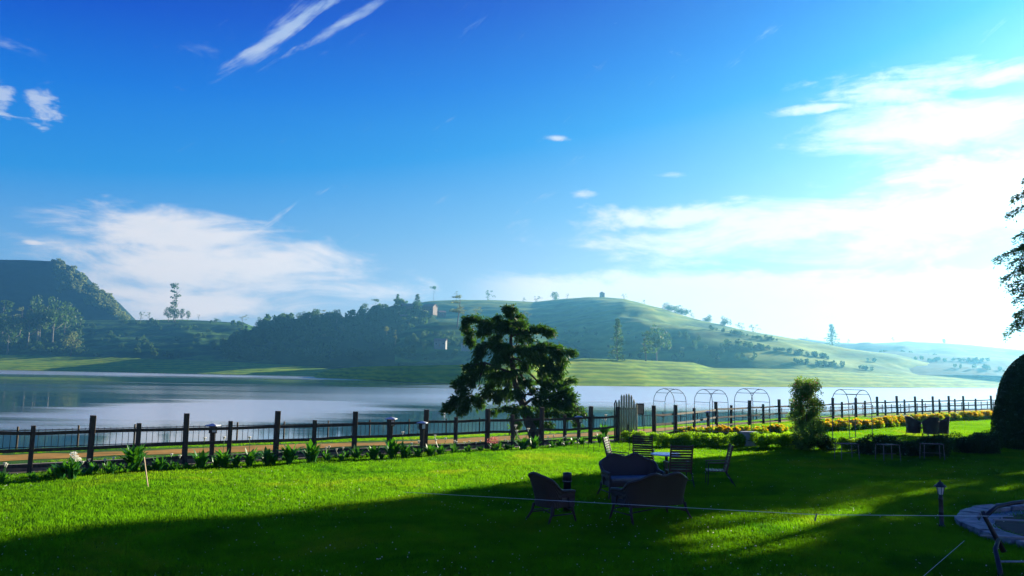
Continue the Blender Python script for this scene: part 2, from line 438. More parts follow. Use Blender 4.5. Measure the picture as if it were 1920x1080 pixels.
def undul(x, y):
    if math.hypot(x - 12.75, y - 16) < 4.2: return -0.02
    return 0.035 * math.sin(x * 0.31 + 1) * math.sin(y * 0.27) + 0.02 * math.sin(x * 0.9 + y * 0.5)
def build_ground():
    xs = [-60 + i * 1.0 for i in range(201)]
    rows = 50; Vv = []; dens = []
    for x in xs:
        a = yl(FENCE, x); b = yl(LAKEF, x)
        y0 = -14.0
        ys = [y0 + (a - 0.02 * (b - a) - y0) * (i / (rows - 1)) ** 1.0 for i in range(rows)]
        for y in ys:
            Vv.append((x, y, undul(x, y) * min(1, max(0, (a - y) / 2)))); 
            px_ok = y > 9 and abs(x) < y * 0.72 + 1.5 and y < a + 0.5
            d = max(0.0, min(1.0, (30.0 / max(y, 1)) ** 1.2 * 0.55)) if px_ok else 0
            if y > 62 or (x < 7 and y > a - 1.1) or math.hypot(x - 12.75, y - 16) < 3.4: d = 0
            dens.append(d)
        for q in [s[0] for s in SPAN[1:]]:
            y = a + q * (b - a); Vv.append((x, y, gz(x, y))); dens.append(0.22 if (0.2 < q < 0.45 or 0.85 <= q < 1.2) and abs(x) < y * 0.7 and 0 < y < 90 else 0)
    n = rows + len(SPAN) - 1
    Q = [(i * n + j, (i + 1) * n + j, (i + 1) * n + j + 1, i * n + j + 1) for i in range(len(xs) - 1) for j in range(n - 1)]
    me = np_mesh('lawn', Vv, Q, True)
    at = me.attributes.new('dens', 'FLOAT', 'POINT'); at.data.foreach_set('value', np.array(dens, dtype=np.float32))
    o = link('lawn', me, 'lawn'); tag(o, kind='structure')
    # earth path between fence and lake
    def strip(name, q0, q1, m, dz, x0=-58, x1=138):
        mb = MB(); prev = None; x = x0
        while x <= x1:
            a = yl(FENCE, x); b = yl(LAKEF, x); w0 = 0.02 * math.sin(x * 0.7) + 0.012 * math.sin(x * 2.3); w1 = 0.02 * math.sin(x * 0.6 + 2) + 0.012 * math.sin(x * 2.9)
            row = [Vector((x, a + (q0 + w0 + (q1 + w1 - q0 - w0) * t) * (b - a), 0)) for t in (0, 0.25, 0.5, 0.75, 1)]
            for p in row: p.z = gz(p.x, p.y) + dz
            if prev:
                for k in range(4): mb.quad(prev[k], row[k], row[k + 1], prev[k + 1])
            prev = row; x += 1.0
        o = mb.build(name, m); tag(o, kind='structure'); return o
    strip('path', 0.56, 0.71, 'path', 0.012)
    strip('flower_bed', -0.045, 0.09, 'soil', 0.02, -58, 6)
    # lake bed out to the horizon and the lake
    mb = MB().quad((-9000, -3000, -3.5), (9000, -3000, -3.5), (9000, 9000, -3.5), (-9000, 9000, -3.5))
    tag(mb.build('ground', 'soil'), kind='structure')
    mb = MB().quad((-2500, -100, WZ), (2500, -100, WZ), (2500, 2400, WZ), (-2500, 2400, WZ))
    tag(mb.build('lake', 'water'), kind='structure')
    return o
lawn = build_ground()

def patchy_blades():
    """patches of yellower, drier and darker grass over the lawn"""
    m = M['blade']; nt = m.node_tree; p = pos(nt); pn = noise(nt, p, 0.28, 5, 0.65, 0.8)
    pb = nt.nodes['Principled BSDF']; tr = [n for n in nt.nodes if n.type == 'BSDF_TRANSLUCENT'][0]
    for sk, dry, deep in ((pb.inputs['Base Color'], (0.075, 0.13, 0.008), (0.004, 0.045, 0.004)), (tr.inputs[0], (0.34, 0.48, 0.012), (0.07, 0.27, 0.004))):
        src = sk.links[0].from_socket
        c = mix(nt, pn.smooth(0.52, 0.70), src, dry); c = mix(nt, pn.smooth(0.48, 0.32), c, deep)
        nt.links.new(c, sk)
patchy_blades()
def build_grass():
    rng = np.random.default_rng(5); n = 16
    base = np.c_[rng.normal(0, 0.05, (n, 2)), np.zeros(n)]
    vs, qs = [], []
    for i in range(n):
        h = rng.uniform(0.025, 0.07); a = rng.uniform(0, 6.28); w = rng.uniform(0.003, 0.006)
        u = np.array([math.cos(a), math.sin(a), 0]) * w; ln = rng.normal(0, 0.022, 3); ln[2] = 0
        b0 = base[i]; o = len(vs) 
        vs += [b0 - u, b0 + u, b0 + u * 0.7 + ln * 0.5 + [0, 0, h * 0.6], b0 - u * 0.7 + ln * 0.5 + [0, 0, h * 0.6], b0 + ln + [0, 0, h] + u * 0.1, b0 + ln + [0, 0, h] - u * 0.1]
        qs += [(o, o + 1, o + 2, o + 3), (o + 3, o + 2, o + 4, o + 5)]
    me = np_mesh('grass', vs, qs); o = link('grass', me, 'blade'); tag(o, 'short bright green lawn grass in front of the fence', 'grass', kind='stuff')
    ng = bpy.data.node_groups.new('scatter_grass', 'GeometryNodeTree')
    ng.interface.new_socket('Geometry', in_out='INPUT', socket_type='NodeSocketGeometry')
    ng.interface.new_socket('Geometry', in_out='OUTPUT', socket_type='NodeSocketGeometry')
    N = ng.nodes; L = ng.links
    gi = N.new('NodeGroupInput'); go = N.new('NodeGroupOutput')
    oi = N.new('GeometryNodeObjectInfo'); oi.inputs['Object'].default_value = lawn_surface
    dp = N.new('GeometryNodeDistributePointsOnFaces')
    na = N.new('GeometryNodeInputNamedAttribute'); na.data_type = 'FLOAT'; na.inputs['Name'].default_value = 'dens'
    mt = N.new('ShaderNodeMath'); mt.operation = 'MULTIPLY'; mt.inputs[1].default_value = 300
    L.new(na.outputs['Attribute'], mt.inputs[0]); L.new(mt.outputs[0], dp.inputs['Density']); L.new(oi.outputs['Geometry'], dp.inputs['Mesh'])
    ip = N.new('GeometryNodeInstanceOnPoints'); L.new(dp.outputs['Points'], ip.inputs['Points']); L.new(gi.outputs[0], ip.inputs['Instance'])
    rv = N.new('FunctionNodeRandomValue'); rv.data_type = 'FLOAT_VECTOR'; rv.inputs[0].default_value = (-0.15, -0.15, 0); rv.inputs[1].default_value = (0.15, 0.15, 6.28)
    L.new(rv.outputs[0], ip.inputs['Rotation'])
    r2 = N.new('FunctionNodeRandomValue'); r2.inputs[2].default_value = 0.6; r2.inputs[3].default_value = 1.5
    L.new(r2.outputs[1], ip.inputs['Scale'])
    L.new(ip.outputs[0], go.inputs[0])
    md = o.modifiers.new('scatter', 'NODES'); md.node_group = ng
lawn_surface = bpy.data.objects['lawn']
build_grass()

# ------------------------------------------------------------------ hills
from mathutils import noise as mn
class Hill:
    """a slope lofted from its foot line up to its crest and down its back"""
    def __init__(s, name, crest, foot, Dc, Df, m, prof=0.85, rough=2.0, rows=22, step=8, back=250, seed=0, nscale=0.02):
        s.crest, s.foot, s.Dc, s.Df, s.prof, s.rough, s.seed, s.ns = crest, foot, Dc, Df, prof, rough, seed, nscale
        x0 = max(crest[0][0], foot[0][0]); x1 = min(crest[-1][0], foot[-1][0])
        s.x0, s.x1 = x0, x1
        us = np.arange(x0, x1 + 1, step)
        Vv = []
        for u in us:
            for j in range(rows): Vv.append(s.at(u, j / (rows - 1)))
            C = s.at(u, 1)
            for k in (0.12, 0.35, 0.65, 1.0):
                z = C.z + (-4.5 - C.z) * (1 - math.cos(k * math.pi)) / 2 
                Vv.append(Vector((C.x * (1 + 0.0 * k), C.y + back * k, z)))
        n = rows + 4
        Q = [(i * n + j, (i + 1) * n + j, (i + 1) * n + j + 1, i * n + j + 1) for i in range(len(us) - 1) for j in range(n - 1)]
        s.o = link(name, np_mesh(name, [tuple(v) for v in Vv], Q, True), m); tag(s.o, kind='structure')
    @staticmethod
    def ip(t, x):
        if not isinstance(t, list): return t
        return float(np.interp(x, [p[0] for p in t], [p[1] for p in t]))
    def at(s, px, t):
        f = P(px, s.ip(s.foot, px), s.ip(s.Df, px)); c = P(px, s.ip(s.crest, px), s.ip(s.Dc, px))
        q = f.lerp(c, t); q.z = f.z + (c.z - f.z) * (t ** s.prof)
        k = s.rough * math.sin(math.pi * min(t * 0.94 + 0.06, 1)) 
        q.z += k * mn.fractal(Vector((q.x * s.ns, q.y * s.ns, s.seed)), 1.0, 2.0, 5) + 0.25 * s.rough * 0.15 * mn.noise(Vector((q.x * s.ns * 6, q.y * s.ns * 6, s.seed)))
        return q

mountain = Hill('mountain', [(-500, 520), (-300, 470), (-100, 486), (0, 487), (60, 488), (105, 490), (128, 497), (143, 508), (155, 522), (162, 536), (172, 537), (186, 546), (205, 560), (218, 575), (224, 592), (245, 606), (300, 620)],
                [(-500, 660), (300, 640)], 1340, 1275, 'rock', 0.6, 14, 30, 4, 300, 7, 0.008)
far_hills = Hill('far_hills', [(1440, 660), (1500, 634), (1560, 642), (1620, 645), (1700, 641), (1760, 643), (1820, 647), (1870, 652), (1920, 657), (2050, 650), (2300, 640), (2600, 660)],
                 [(1440, 700), (2600, 712)], 1300, 620, 'far_hill', 0.8, 10, 20, 10, 400, 3, 0.008)
main_hill = Hill('hill', [(560, 640), (640, 600), (700, 583), (760, 571), (810, 564), (860, 562), (940, 563), (1000, 566), (1060, 560), (1100, 557), (1130, 557), (1170, 560), (1240, 578), (1300, 597), (1400, 620), (1500, 637), (1600, 655), (1680, 668), (1760, 690), (1840, 712)],
                 [(560, 690), (900, 684), (1100, 680), (1300, 690), (1500, 697), (1700, 704), (1840, 714)],
                 [(560, 1300), (1000, 1290), (1100, 1220), (1200, 1080), (1300, 930), (1400, 830), (1500, 780), (1840, 800)], [(560, 980), (900, 960), (1000, 880), (1100, 730), (1200, 610), (1300, 540), (1400, 510), (1500, 520), (1840, 660)], 'hill_green', 0.62, 8, 34, 8, 200, 1, 0.009)
knoll = Hill('meadow_knoll', [(740, 632), (780, 612), (820, 603), (870, 604), (920, 611), (1000, 622), (1060, 640), (1110, 662)],
             [(740, 680), (1110, 684)], [(740, 760), (1110, 740)], 640, 'hill_left', 0.7, 3, 16, 6, 60, 12, 0.02)
forest_hill = Hill('wooded_hill', [(380, 670), (430, 640), (470, 618), (500, 603), (560, 597), (600, 594), (640, 598), (700, 583), (740, 572), (785, 574), (820, 600), (860, 640), (900, 655), (960, 665)],
                   [(380, 684), (470, 684), (600, 687), (960, 686)], [(380, 980), (470, 940), (600, 910), (700, 930), (960, 860)], [(380, 860), (470, 830), (600, 800), (700, 820), (960, 760)], 'hill_dark', 0.72, 6, 22, 8, 200, 2, 0.02)
left_hill = Hill('terraced_hill', [(-500, 560), (-200, 590), (0, 600), (100, 600), (180, 600), (280, 600), (340, 599), (400, 602), (460, 606), (500, 625), (520, 650)],
                 [(-500, 662), (0, 667), (200, 672), (480, 683), (520, 686)], [(-500, 1260), (0, 1250), (520, 1160)], [(-500, 1020), (0, 1010), (480, 810), (520, 790)], 'hill_left', 0.95, 6, 24, 6, 300, 4, 0.02)
left_bank = Hill('lake_bank', [(-500, 658), (0, 665), (200, 670), (400, 677), (480, 681), (560, 686), (640, 694), (700, 705)],
                 [(-500, 684.5), (0, 692.5), (200, 696), (480, 702.5), (700, 706.5)], [(-500, 1020), (0, 1000), (480, 800), (700, 690)],
                 [(-500, 930), (0, 800), (200, 770), (480, 650), (700, 640)], 'meadow', 1.0, 0.6, 8, 10, 60, 5, 0.03)
far_bank = Hill('lake_meadow', [(590, 702), (620, 692), (680, 687), (860, 684), (960, 683), (1050, 678), (1090, 672), (1180, 674), (1300, 680), (1335, 690), (1480, 692), (1600, 698), (1700, 703), (1880, 708), (2100, 712), (2600, 716)],
                [(590, 708), (700, 711.5), (760, 716), (860, 720.5), (1000, 722.5), (1200, 724.5), (1500, 725.5), (1700, 726.5), (1880, 727.5), (2100, 730), (2600, 738)],
                [(590, 520), (760, 372), (860, 338), (1000, 342), (1080, 420), (1500, 520), (1880, 680), (2600, 720)],
                [(590, 480), (700, 400), (760, 340), (860, 312), (1000, 315), (1200, 330), (1500, 400), (1700, 460), (1880, 560), (2600, 560)], 'meadow', 0.8, 1.0, 14, 10, 100, 6, 0.03)
# foot lines sink under the water
for h in (left_bank, far_bank):
    pass

# ------------------------------------------------------------------ trees far off
def limb_tree(mb, h, r, rng, nl=5, top=0.8, bend=0.3, spread=0.28):
    pts = [Vector((bend * h * 0.1 * math.sin(t * 2.5), bend * h * 0.08 * math.sin(t * 3 + 1), h * t * top)) for t in (0, 0.25, 0.5, 0.75, 1)]
    pts = [p - pts[0] for p in pts]
    mb.tube(pts, [r, r * 0.8, r * 0.6, r * 0.4, r * 0.15], 6)
    for i in range(nl):
        t = rng.uniform(0.35, 0.9); b = pts[min(3, int(t * 4))].lerp(pts[min(4, int(t * 4) + 1)], t * 4 - int(t * 4)); a = rng.uniform(0, 6.28)
        e = b + Vector((math.cos(a) * h * spread, math.sin(a) * h * spread, h * 0.16))
        mb.tube([b, b.lerp(e, 0.5) + Vector((0, 0, -h * 0.01)), e], [r * 0.35, r * 0.25, r * 0.08], 4)
def crown_pts(kind, rng, dens=1.0):
    """leaf centres for a tree of 10 m"""
    C = []
    if kind == 'broad':
        for i in range(14):
            a = rng.uniform(0, 6.28); r = rng.uniform(0.3, 3.3); z = 6.3 + rng.uniform(-2.6, 2.6) * (1 - r / 6)
            s = rng.uniform(1.0, 1.9); C.append(ball(rng, int(70 * dens), (r * math.cos(a), r * math.sin(a), z), (s, s, s * 0.8)))
    elif kind == 'round':
        for i in range(16):
            d = unit(rng.normal(size=(1, 3)))[0]; s = rng.uniform(1.0, 1.6)
            C.append(ball(rng, int(70 * dens), (d[0] * 2.3, d[1] * 2.3, 6.2 + d[2] * 2.6), (s, s, s)))
    elif kind == 'tall':
        for i in range(16):
            a = rng.uniform(0, 6.28); z = rng.uniform(3.6, 9.8); r = rng.uniform(0.1, 1.5) * (1.15 - z / 14)
            s = rng.uniform(0.35, 0.7); C.append(ball(rng, int(26 * dens), (r * math.cos(a), r * math.sin(a), z), (s * 1.3, s * 1.3, s * 0.6)))
    elif kind == 'umbrella':
        for i in range(9):
            a = rng.uniform(0, 6.28); r = rng.uniform(0.2, 2.4); s = rng.uniform(0.7, 1.2)
            C.append(ball(rng, int(34 * dens), (r * math.cos(a), r * math.sin(a), 9 - r * 0.3 + rng.uniform(-.8, .3)), (s, s, s * 0.4)))
    elif kind == 'conifer':
        for i in range(26):
            z = 1.6 + 8.2 * i / 26; rr = (10.2 - z) * 0.33
            for k in range(4):
                a = rng.uniform(0, 6.28); q = rng.uniform(0.3, 1.0) * rr
                C.append(ball(rng, int(11 * dens), (q * math.cos(a), q * math.sin(a), z - q * 0.15), (0.5 + rr * 0.2, 0.5 + rr * 0.2, 0.25)))
    elif kind == 'sparse':
        for i in range(9):
            a = rng.uniform(0, 6.28); r = rng.uniform(0.6, 3.4); z = 6.5 + rng.uniform(-2.2, 2.8)
            s = rng.uniform(0.7, 1.2); C.append(ball(rng, int(36 * dens), (r * math.cos(a), r * math.sin(a), z), (s, s, s * 0.6)))
    return np.concatenate(C)
def tree_builder(name, kind, leaf, seed, bark='far_bark'):
    def b():
        rng = np.random.default_rng(seed); root = empty(name, (0, 0, 0))
        C = crown_pts(kind, rng); sz = {'broad': .55, 'round': .55, 'tall': .42, 'umbrella': .45, 'conifer': .45, 'sparse': .42}[kind]
        v, q = leaves(C, sz, sz * 0.6, rng); link('crown', np_mesh('crown', v, q), leaf, root)
        mb = MB(); limb_tree(mb, 10, {'conifer': .22, 'tall': .14, 'umbrella': .12}.get(kind, .26), rng, 6, 0.92 if kind in ('tall', 'conifer', 'umbrella') else 0.72, spread=0.10 if kind in ('tall', 'conifer') else 0.24)
        mb.build('trunk', bark, root, True); return root
    return b
TR = {}
for i, (kind, nm) in enumerate((('broad', 'broadleaf_tree'), ('round', 'round_tree'), ('tall', 'eucalyptus_tree'), ('umbrella', 'umbrella_tree'), ('conifer', 'conifer_tree'), ('sparse', 'sparse_tree'))):
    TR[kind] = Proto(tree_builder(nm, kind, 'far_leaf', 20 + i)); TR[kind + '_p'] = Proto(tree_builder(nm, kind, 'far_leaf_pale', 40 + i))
rr_ = random.Random(9)
def on_hill(h, px, yb):
    f, c = h.ip(h.foot, px), h.ip(h.crest, px); t = min(1, max(0, (f - yb) / (f - c)))
    return h.ip(h.Df, px) * (1 - t) + h.ip(h.Dc, px) * t - 5
def far_tree(kind, px, ybase, ytop, D, label, group, w=1.0, dz=0):
    if px < 460: D = on_hill(left_hill, px, ybase)
    elif px < 800 and D > 575: D = on_hill(forest_hill, px, ybase)
    elif px < 1010 and D > 500: D = 640 if ybase > 590 else 900
    p = P(px, ybase, D); t = P(px, ytop, D); h = t.z - p.z; s = h / 10.0
    TR[kind].place(p + Vector((0, 0, dz)), rr_.uniform(0, 6.28), (s * w, s * w, s), label, 'tree', group)
SKY = 'trees along the skyline of the big hill'
def crest_tree(hill, kind, px, ytop, label, group, w=1.0):
    c = hill.at(px, 1.0); t = P(px, ytop, c.y); s = (t.z - c.z) * 1.75 / 10 * (.8 if kind[:4] in ('tall', 'umbr') else 1)
    TR[kind].place(c - Vector((0, 0, s * (4.0 if kind[:4] not in ('tall', 'umbr') else 2.5))), rr_.uniform(0, 6.28), (s * w, s * w, s), label, 'tree', group)
for kind, px, yt, w, lab in [
    ('sparse', 915, 541, 0.9, 'slim open crowned tree on the hill crest right of the tall eucalypts'),
    ('sparse', 981, 557, 1.2, 'low scrubby tree at the left end of the crest trees'),
    ('sparse', 1006, 554, 1.3, 'low bushy tree on the crest left of the solid dark one'),
    ('round', 1040, 547, 0.9, 'solid round dark tree on the crest left of the hilltop hut'),
    ('sparse', 1064, 549, 0.6, 'thin wispy tree just right of the solid round one'),
    ('sparse', 1170, 549, 0.9, 'small round open tree just right of the hilltop hut'),
    ('sparse', 1208, 561, 0.9, 'spreading small tree partway down the right crest slope'),
    ('sparse', 1197, 564, 0.8, 'tiny low tree beside the spreading small tree on the right slope'),
    ('broad', 1254, 565, 1.5, 'left crown of the big tree clump on the right crest slope'),
    ('broad', 1276, 570, 1.5, 'right crown of the big tree clump on the right crest slope'),
    ('broad', 1328, 587, 0.9, 'left tree of the hazy pair below the big clump'),
    ('broad', 1358, 590, 0.9, 'right tree of the hazy pair below the big clump'),
    ('sparse', 1392, 603, 1.3, 'faint tree at the left of the lowest crest group'),
    ('sparse', 1412, 606, 1.3, 'faint tree at the right of the lowest crest group'),
    ('sparse', 1300, 585, 0.9, 'little tree between the big clump and the hazy pair'),
    ('umbrella', 812, 534, 0.7, 'very tall thin flat topped tree above the village'),
    ('tall_p', 856, 547, 1.5, 'tall pale eucalyptus in front of the hill crest'),
]: crest_tree(main_hill, kind, px, yt, lab, SKY, w)
for kind, px, yb, yt, w, D, lab in [
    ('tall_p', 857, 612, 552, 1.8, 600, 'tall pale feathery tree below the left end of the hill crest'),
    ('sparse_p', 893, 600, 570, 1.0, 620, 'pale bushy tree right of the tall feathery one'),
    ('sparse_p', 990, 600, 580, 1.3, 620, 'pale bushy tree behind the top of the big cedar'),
    ('conifer', 1158, 682, 592, 0.75, 432, 'tall open conifer standing on the lit meadow across the lake'),
    ('tall', 1210, 684, 618, 2.2, 445, 'slender hazy tree right of the tall meadow conifer'),
    ('broad', 1232, 690, 598, 0.7, 520, 'tall broad hazy tree right of the meadow conifer'),
    ('conifer', 1560, 650, 605, 1.2, 800, 'lone big conifer where the two right hills meet'),
    ('sparse', 1510, 642, 630, 1.4, 1100, 'small faint tree left of the lone big conifer'),
    ('sparse', 1590, 646, 634, 1.0, 1200, 'faint tree right of the lone big conifer'),
    ('sparse', 1676, 643, 630, 1.0, 1280, 'faint tree in the middle of the far right ridge'),
    ('round', 1770, 646, 634, 0.8, 1280, 'tiny round tree on the far right ridge'),
    ('conifer', 745, 582, 549, 1.0, 640, 'pointed dark conifer at the left of the twin conifers on the wooded ridge'),
    ('conifer', 782, 584, 549, 1.3, 640, 'bushy dark conifer at the right of the twin conifers on the wooded ridge'),
    ('umbrella', 702, 590, 556, 1.0, 650, 'airy flat crowned tree left of the twin conifers'),
    ('round', 684, 590, 567, 1.0, 650, 'dark round tree left of the airy flat crowned one'),
    ('round', 592, 606, 577, 1.0, 640, 'dark round headed tree at the left of the ridge gap'),
    ('round', 631, 610, 578, 0.9, 640, 'dark round headed tree at the right of the ridge gap'),
    ('tall_p', 606, 610, 580, 1.8, 640, 'pale slim tree in the ridge gap, left one'),
    ('tall_p', 617, 612, 584, 1.8, 642, 'pale slim tree in the ridge gap, right one'),
    ('broad', 567, 608, 580, 1.0, 640, 'broad dark tree on the wooded ridge left of the gap'),
    ('broad', 528, 610, 583, 1.1, 640, 'wide dark tree above the middle of the wooded slope'),
    ('broad', 487, 622, 590, 1.0, 650, 'dark tree at the left shoulder of the wooded slope'),
    ('sparse_p', 455, 608, 587, 1.2, 800, 'light green tree at the right end of the terraced hill'),
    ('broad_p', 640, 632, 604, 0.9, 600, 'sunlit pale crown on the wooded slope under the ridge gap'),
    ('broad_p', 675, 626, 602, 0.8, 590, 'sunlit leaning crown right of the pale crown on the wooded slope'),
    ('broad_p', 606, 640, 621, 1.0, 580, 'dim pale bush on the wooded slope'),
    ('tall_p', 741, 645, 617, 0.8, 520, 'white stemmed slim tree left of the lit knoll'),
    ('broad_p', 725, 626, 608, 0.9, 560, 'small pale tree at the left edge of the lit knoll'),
    ('tall', 325, 604, 529, 1.1, 850, 'tall ragged eucalyptus standing up from the terraced hill'),
    ('round', 316, 604, 574, 1.0, 850, 'dark round tree at the foot of the tall eucalyptus, left'),
    ('round', 328, 604, 577, 0.9, 848, 'dark round tree at the foot of the tall eucalyptus, right'),
    ('round', 341, 603, 577, 0.6, 850, 'small dark tree right of the tall eucalyptus'),
    ('round', 352, 602, 581, 0.7, 850, 'small lollipop tree right of the small dark tree'),
    ('sparse', 372, 602, 587, 0.6, 850, 'thin little tree alone right of the eucalyptus group'),
    ('sparse', 264, 604, 581, 1.1, 850, 'layered tree left of a smaller twin on the terraced hill'),
    ('sparse', 279, 603, 582, 0.8, 850, 'smaller twin tree on the terraced hill crest'),
    ('broad', 229, 606, 587, 1.1, 850, 'low tree where the terraced hill meets the mountain'),
    ('broad', 405, 606, 594, 1.6, 850, 'low bushy tree on the crest between eucalyptus and wooded slope'),
    ('broad', 150, 612, 590, 1.4, 760, 'dark low tree right of the tall left grove'),
    ('broad', 120, 640, 562, 0.75, 740, 'yellowish sunlit tree at the right of the tall left grove'),
    ('broad', 98, 650, 545, 0.75, 730, 'tall dark tree in the middle of the left grove'),
    ('broad', 70, 650, 542, 0.7, 735, 'tallest dark tree of the left grove'),
    ('broad', 50, 655, 565, 0.7, 738, 'dark tree at the left of the grove'),
    ('tall_p', 75, 652, 572, 1.1, 722, 'pale trunked slim tree in front of the left grove'),
    ('tall_p', 33, 650, 575, 1.1, 722, 'pale trunked thin tree left of the grove'),
    ('tall', 5, 650, 562, 1.4, 730, 'feathery tree at the very left edge'),
    ('round', 12, 668, 588, 0.9, 720, 'large rounded tree in the left corner above the bank'),
    ('round_p', 132, 668, 620, 1.1, 720, 'pale rounded bush tree below the grove'),
    ('round', 434, 684, 669, 1.8, 665, 'green dome bush on top of the lake bank'),
]: far_tree(kind, px, yb, yt, D, lab, 'trees across the lake', w, -0.8)

def forest(name, items, leaf, seed, label, nleaf=1.0, size=1.5):
    rng = np.random.default_rng(seed); parts = []
    for (p, h, kind) in items:
        C = crown_pts(kind, rng, nleaf) * (h / 10.0); a = rng.uniform(0, 6.28)
        C = np.c_[C[:, 0] * math.cos(a) - C[:, 1] * math.sin(a), C[:, 0] * math.sin(a) + C[:, 1] * math.cos(a), C[:, 2]]
        parts.append(leaves(C + np.array(p) - [0, 0, h * 0.22], size * h / 12, size * 0.7 * h / 12, rng))
    v, q = merge(parts); o = link(name, np_mesh(name, v, q), leaf); tag(o, label, 'wood', kind='stuff'); return o
rg = random.Random(11)
it = []
for i in range(420):
    px = rg.uniform(420, 930); t = rg.uniform(0.02, 0.97) if px < 800 else rg.uniform(0.02, 0.6)
    p = forest_hill.at(px, t)
    it.append((p, rg.uniform(9, 15), rg.choice(['broad', 'round', 'broad'])))
forest('wood', it, 'far_leaf', 1, 'dark dense wood covering the slope behind the lake', 0.22, 2.0)
it = []
for i in range(260):
    px = rg.uniform(-80, 470); t = rg.uniform(0.0, 0.9)
    if math.sin(px * 0.035 + t * 9) + rg.uniform(-.8, .8) > 0.1: continue
    it.append((left_hill.at(px, t), rg.uniform(5, 12), rg.choice(['broad', 'round', 'sparse'])))
forest('hillside_shrubs', it, 'far_leaf', 2, 'patchy trees and shrubs between the terraces on the left hill', 0.3, 1.8)
it = []
for i in range(90):
    px = rg.uniform(-60, 150); it.append((left_hill.at(px, rg.uniform(0.0, 0.75)), rg.uniform(10, 17), 'broad'))
forest('grove_undergrowth', it, 'far_leaf', 5, 'dark tangled trees under the tall grove on the left hill', 0.3, 1.6)
it = []
for i in range(170):
    px = rg.uniform(745, 1010); t = rg.uniform(0.0, 0.55); it.append((knoll.at(px, t), rg.uniform(3, 7), rg.choice(['broad', 'round'])))
for i in range(60):
    px = rg.uniform(1060, 1420); it.append((main_hill.at(px, rg.uniform(0.0, 0.16)), rg.uniform(3, 7), 'round'))
forest('hedgerow_bushes', it, 'far_leaf', 3, 'bushes below the lit knoll and along the meadow top', 0.25, 1.6)
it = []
for i in range(420):
    px = rg.uniform(1330, 1900); row = rg.choice([0, 1, 1, 2]); t = [0.05, 0.16, 0.34][row] + rg.uniform(-.012, .012)
    if math.sin(px * 0.021 + row * 2.0) < -0.1: continue
    h = main_hill if px < 1650 else far_hills
    it.append((h.at(px, t), rg.uniform(2.5, 5.5), 'round'))
forest('far_hedges', it, 'far_leaf', 4, 'hazy hedges and bushes on the right slopes', 0.2, 1.8)
it = []
for i in range(200):
    px = rg.uniform(100, 240); it.append((mountain.at(px, rg.uniform(0.35, 1.0)), rg.uniform(10, 17), 'broad'))
forest('mountain_wood', it, 'far_leaf_pale', 6, 'trees on the lower right spur of the mountain', 0.15, 2.4)

# ------------------------------------------------------------------ houses across the lake
def house_builder(wall):
    def b():
        r = empty('house', (0, 0, 0)); w, d, h = 9, 7, 4.2
        mb = MB(); mb.box((0, 0, h / 2 - 1), (w, d, h + 2)); 
        for sx in (-1, 1): mb.quad((sx * w / 2, -d / 2, h), (sx * w / 2, d / 2, h), (sx * w / 2, 0, h + 2.0))
        mb.build('wall', wall, r)
        rf = MB()
        for sy in (-1, 1):
            a = math.atan2(2.0, d / 2)
            rf.box((0, sy * (d / 4 + 0.12), h + 1.05), (w + 0.8, math.hypot(d / 2, 2.0) + 0.5, 0.16), Matrix.Rotation(-sy * a, 3, 'X'))
        rf.build('roof', 'house_roof', r)
        for x in (-2.8, 2.8):
            wd = MB().box((x, -d / 2 - 0.03, 2.2), (1.5, 0.12, 1.3)).build('window', 'house_wall', r)
            MB().box((x, -d / 2 - 0.1, 2.2), (1.2, 0.06, 1.0)).build('pane', 'house_glass', wd)
        MB().box((0, -d / 2 - 0.03, 1.1), (1.1, 0.1, 2.2)).build('door', 'house_roof', r)
        return r
    return b
HW = Proto(house_builder('house_wall')); HP = Proto(house_builder('house_wall_pink'))
for pr, px, yb, s, D, rz, lab in [
    (HP, 763, 583, 0.9, 610, 0.3, 'pinkish house among dark conifers on the wooded ridge'),
    (HP, 806, 586, 1.0, 600, -0.4, 'larger pink house right of the conifers'),
    (HW, 760, 603, 0.9, 560, 0.1, 'long white roofed house in front of the ridge conifers'),
    (HW, 742, 600, 0.7, 565, 0.4, 'small white house left of the long white roofed one'),
    (HW, 828, 592, 0.6, 600, 0.5, 'small pale house right of the larger pink house'),
    (HW, 696, 591, 0.5, 620, 0.2, 'tiny pale house on the wooded slope under the airy tree'),
    (HW, 826, 650, 0.8, 500, -0.1, 'low pale building below the lit knoll'),
    (HW, 873, 655, 0.6, 500, 0.2, 'small pale building just left of the cedar crown'),
    (HW, 1627, 668, 0.8, 900, 0.2, 'white house at the left of the far right slope'),
    (HW, 1702, 672, 1.0, 880, 0.1, 'tall bright white house in the middle of the far right slope'),
    (HW, 1795, 674, 0.9, 900, 0.3, 'white house on the far right slope'),
    (HW, 1806, 681, 0.8, 860, -0.3, 'white house just below another on the far right slope'),
    (HW, 1858, 700, 0.8, 800, 0.3, 'white house beside the clipped conifer edge near the far shore'),
    (HW, 121, 626, 0.6, 720, 0.3, 'tiny white house glinting in the left grove'),
    (HW, 104, 628, 0.7, 722, -0.2, 'pale green roofed hut in the left grove'),
]:
    if px < 460: D = on_hill(left_hill, px, yb)
    elif px < 830 and D > 550: s *= on_hill(forest_hill, px, yb) / D; D = on_hill(forest_hill, px, yb)
    elif px < 900: s *= 640 / D; D = 640
    p = P(px, yb, D); pr.place(p, rz, s, lab, 'house', 'houses across the lake')
def hut():
    c = main_hill.at(1129, 1.0); r = empty('hilltop_hut', c, 0.2, 'small square hut with pitched roof on the very top of the hill', 'hut')
    mb = MB().box((0, 0, 2.5), (6, 6, 7)); mb.build('wall', 'house_roof', r)
    MB().lathe([(4.6, 6.0), (0.3, 8.2)], 4).build('roof', 'house_roof', r)
    MB().box((0, -3.05, 1.2), (1.2, 0.1, 2.4)).build('door', 'house_glass', r)
hut()

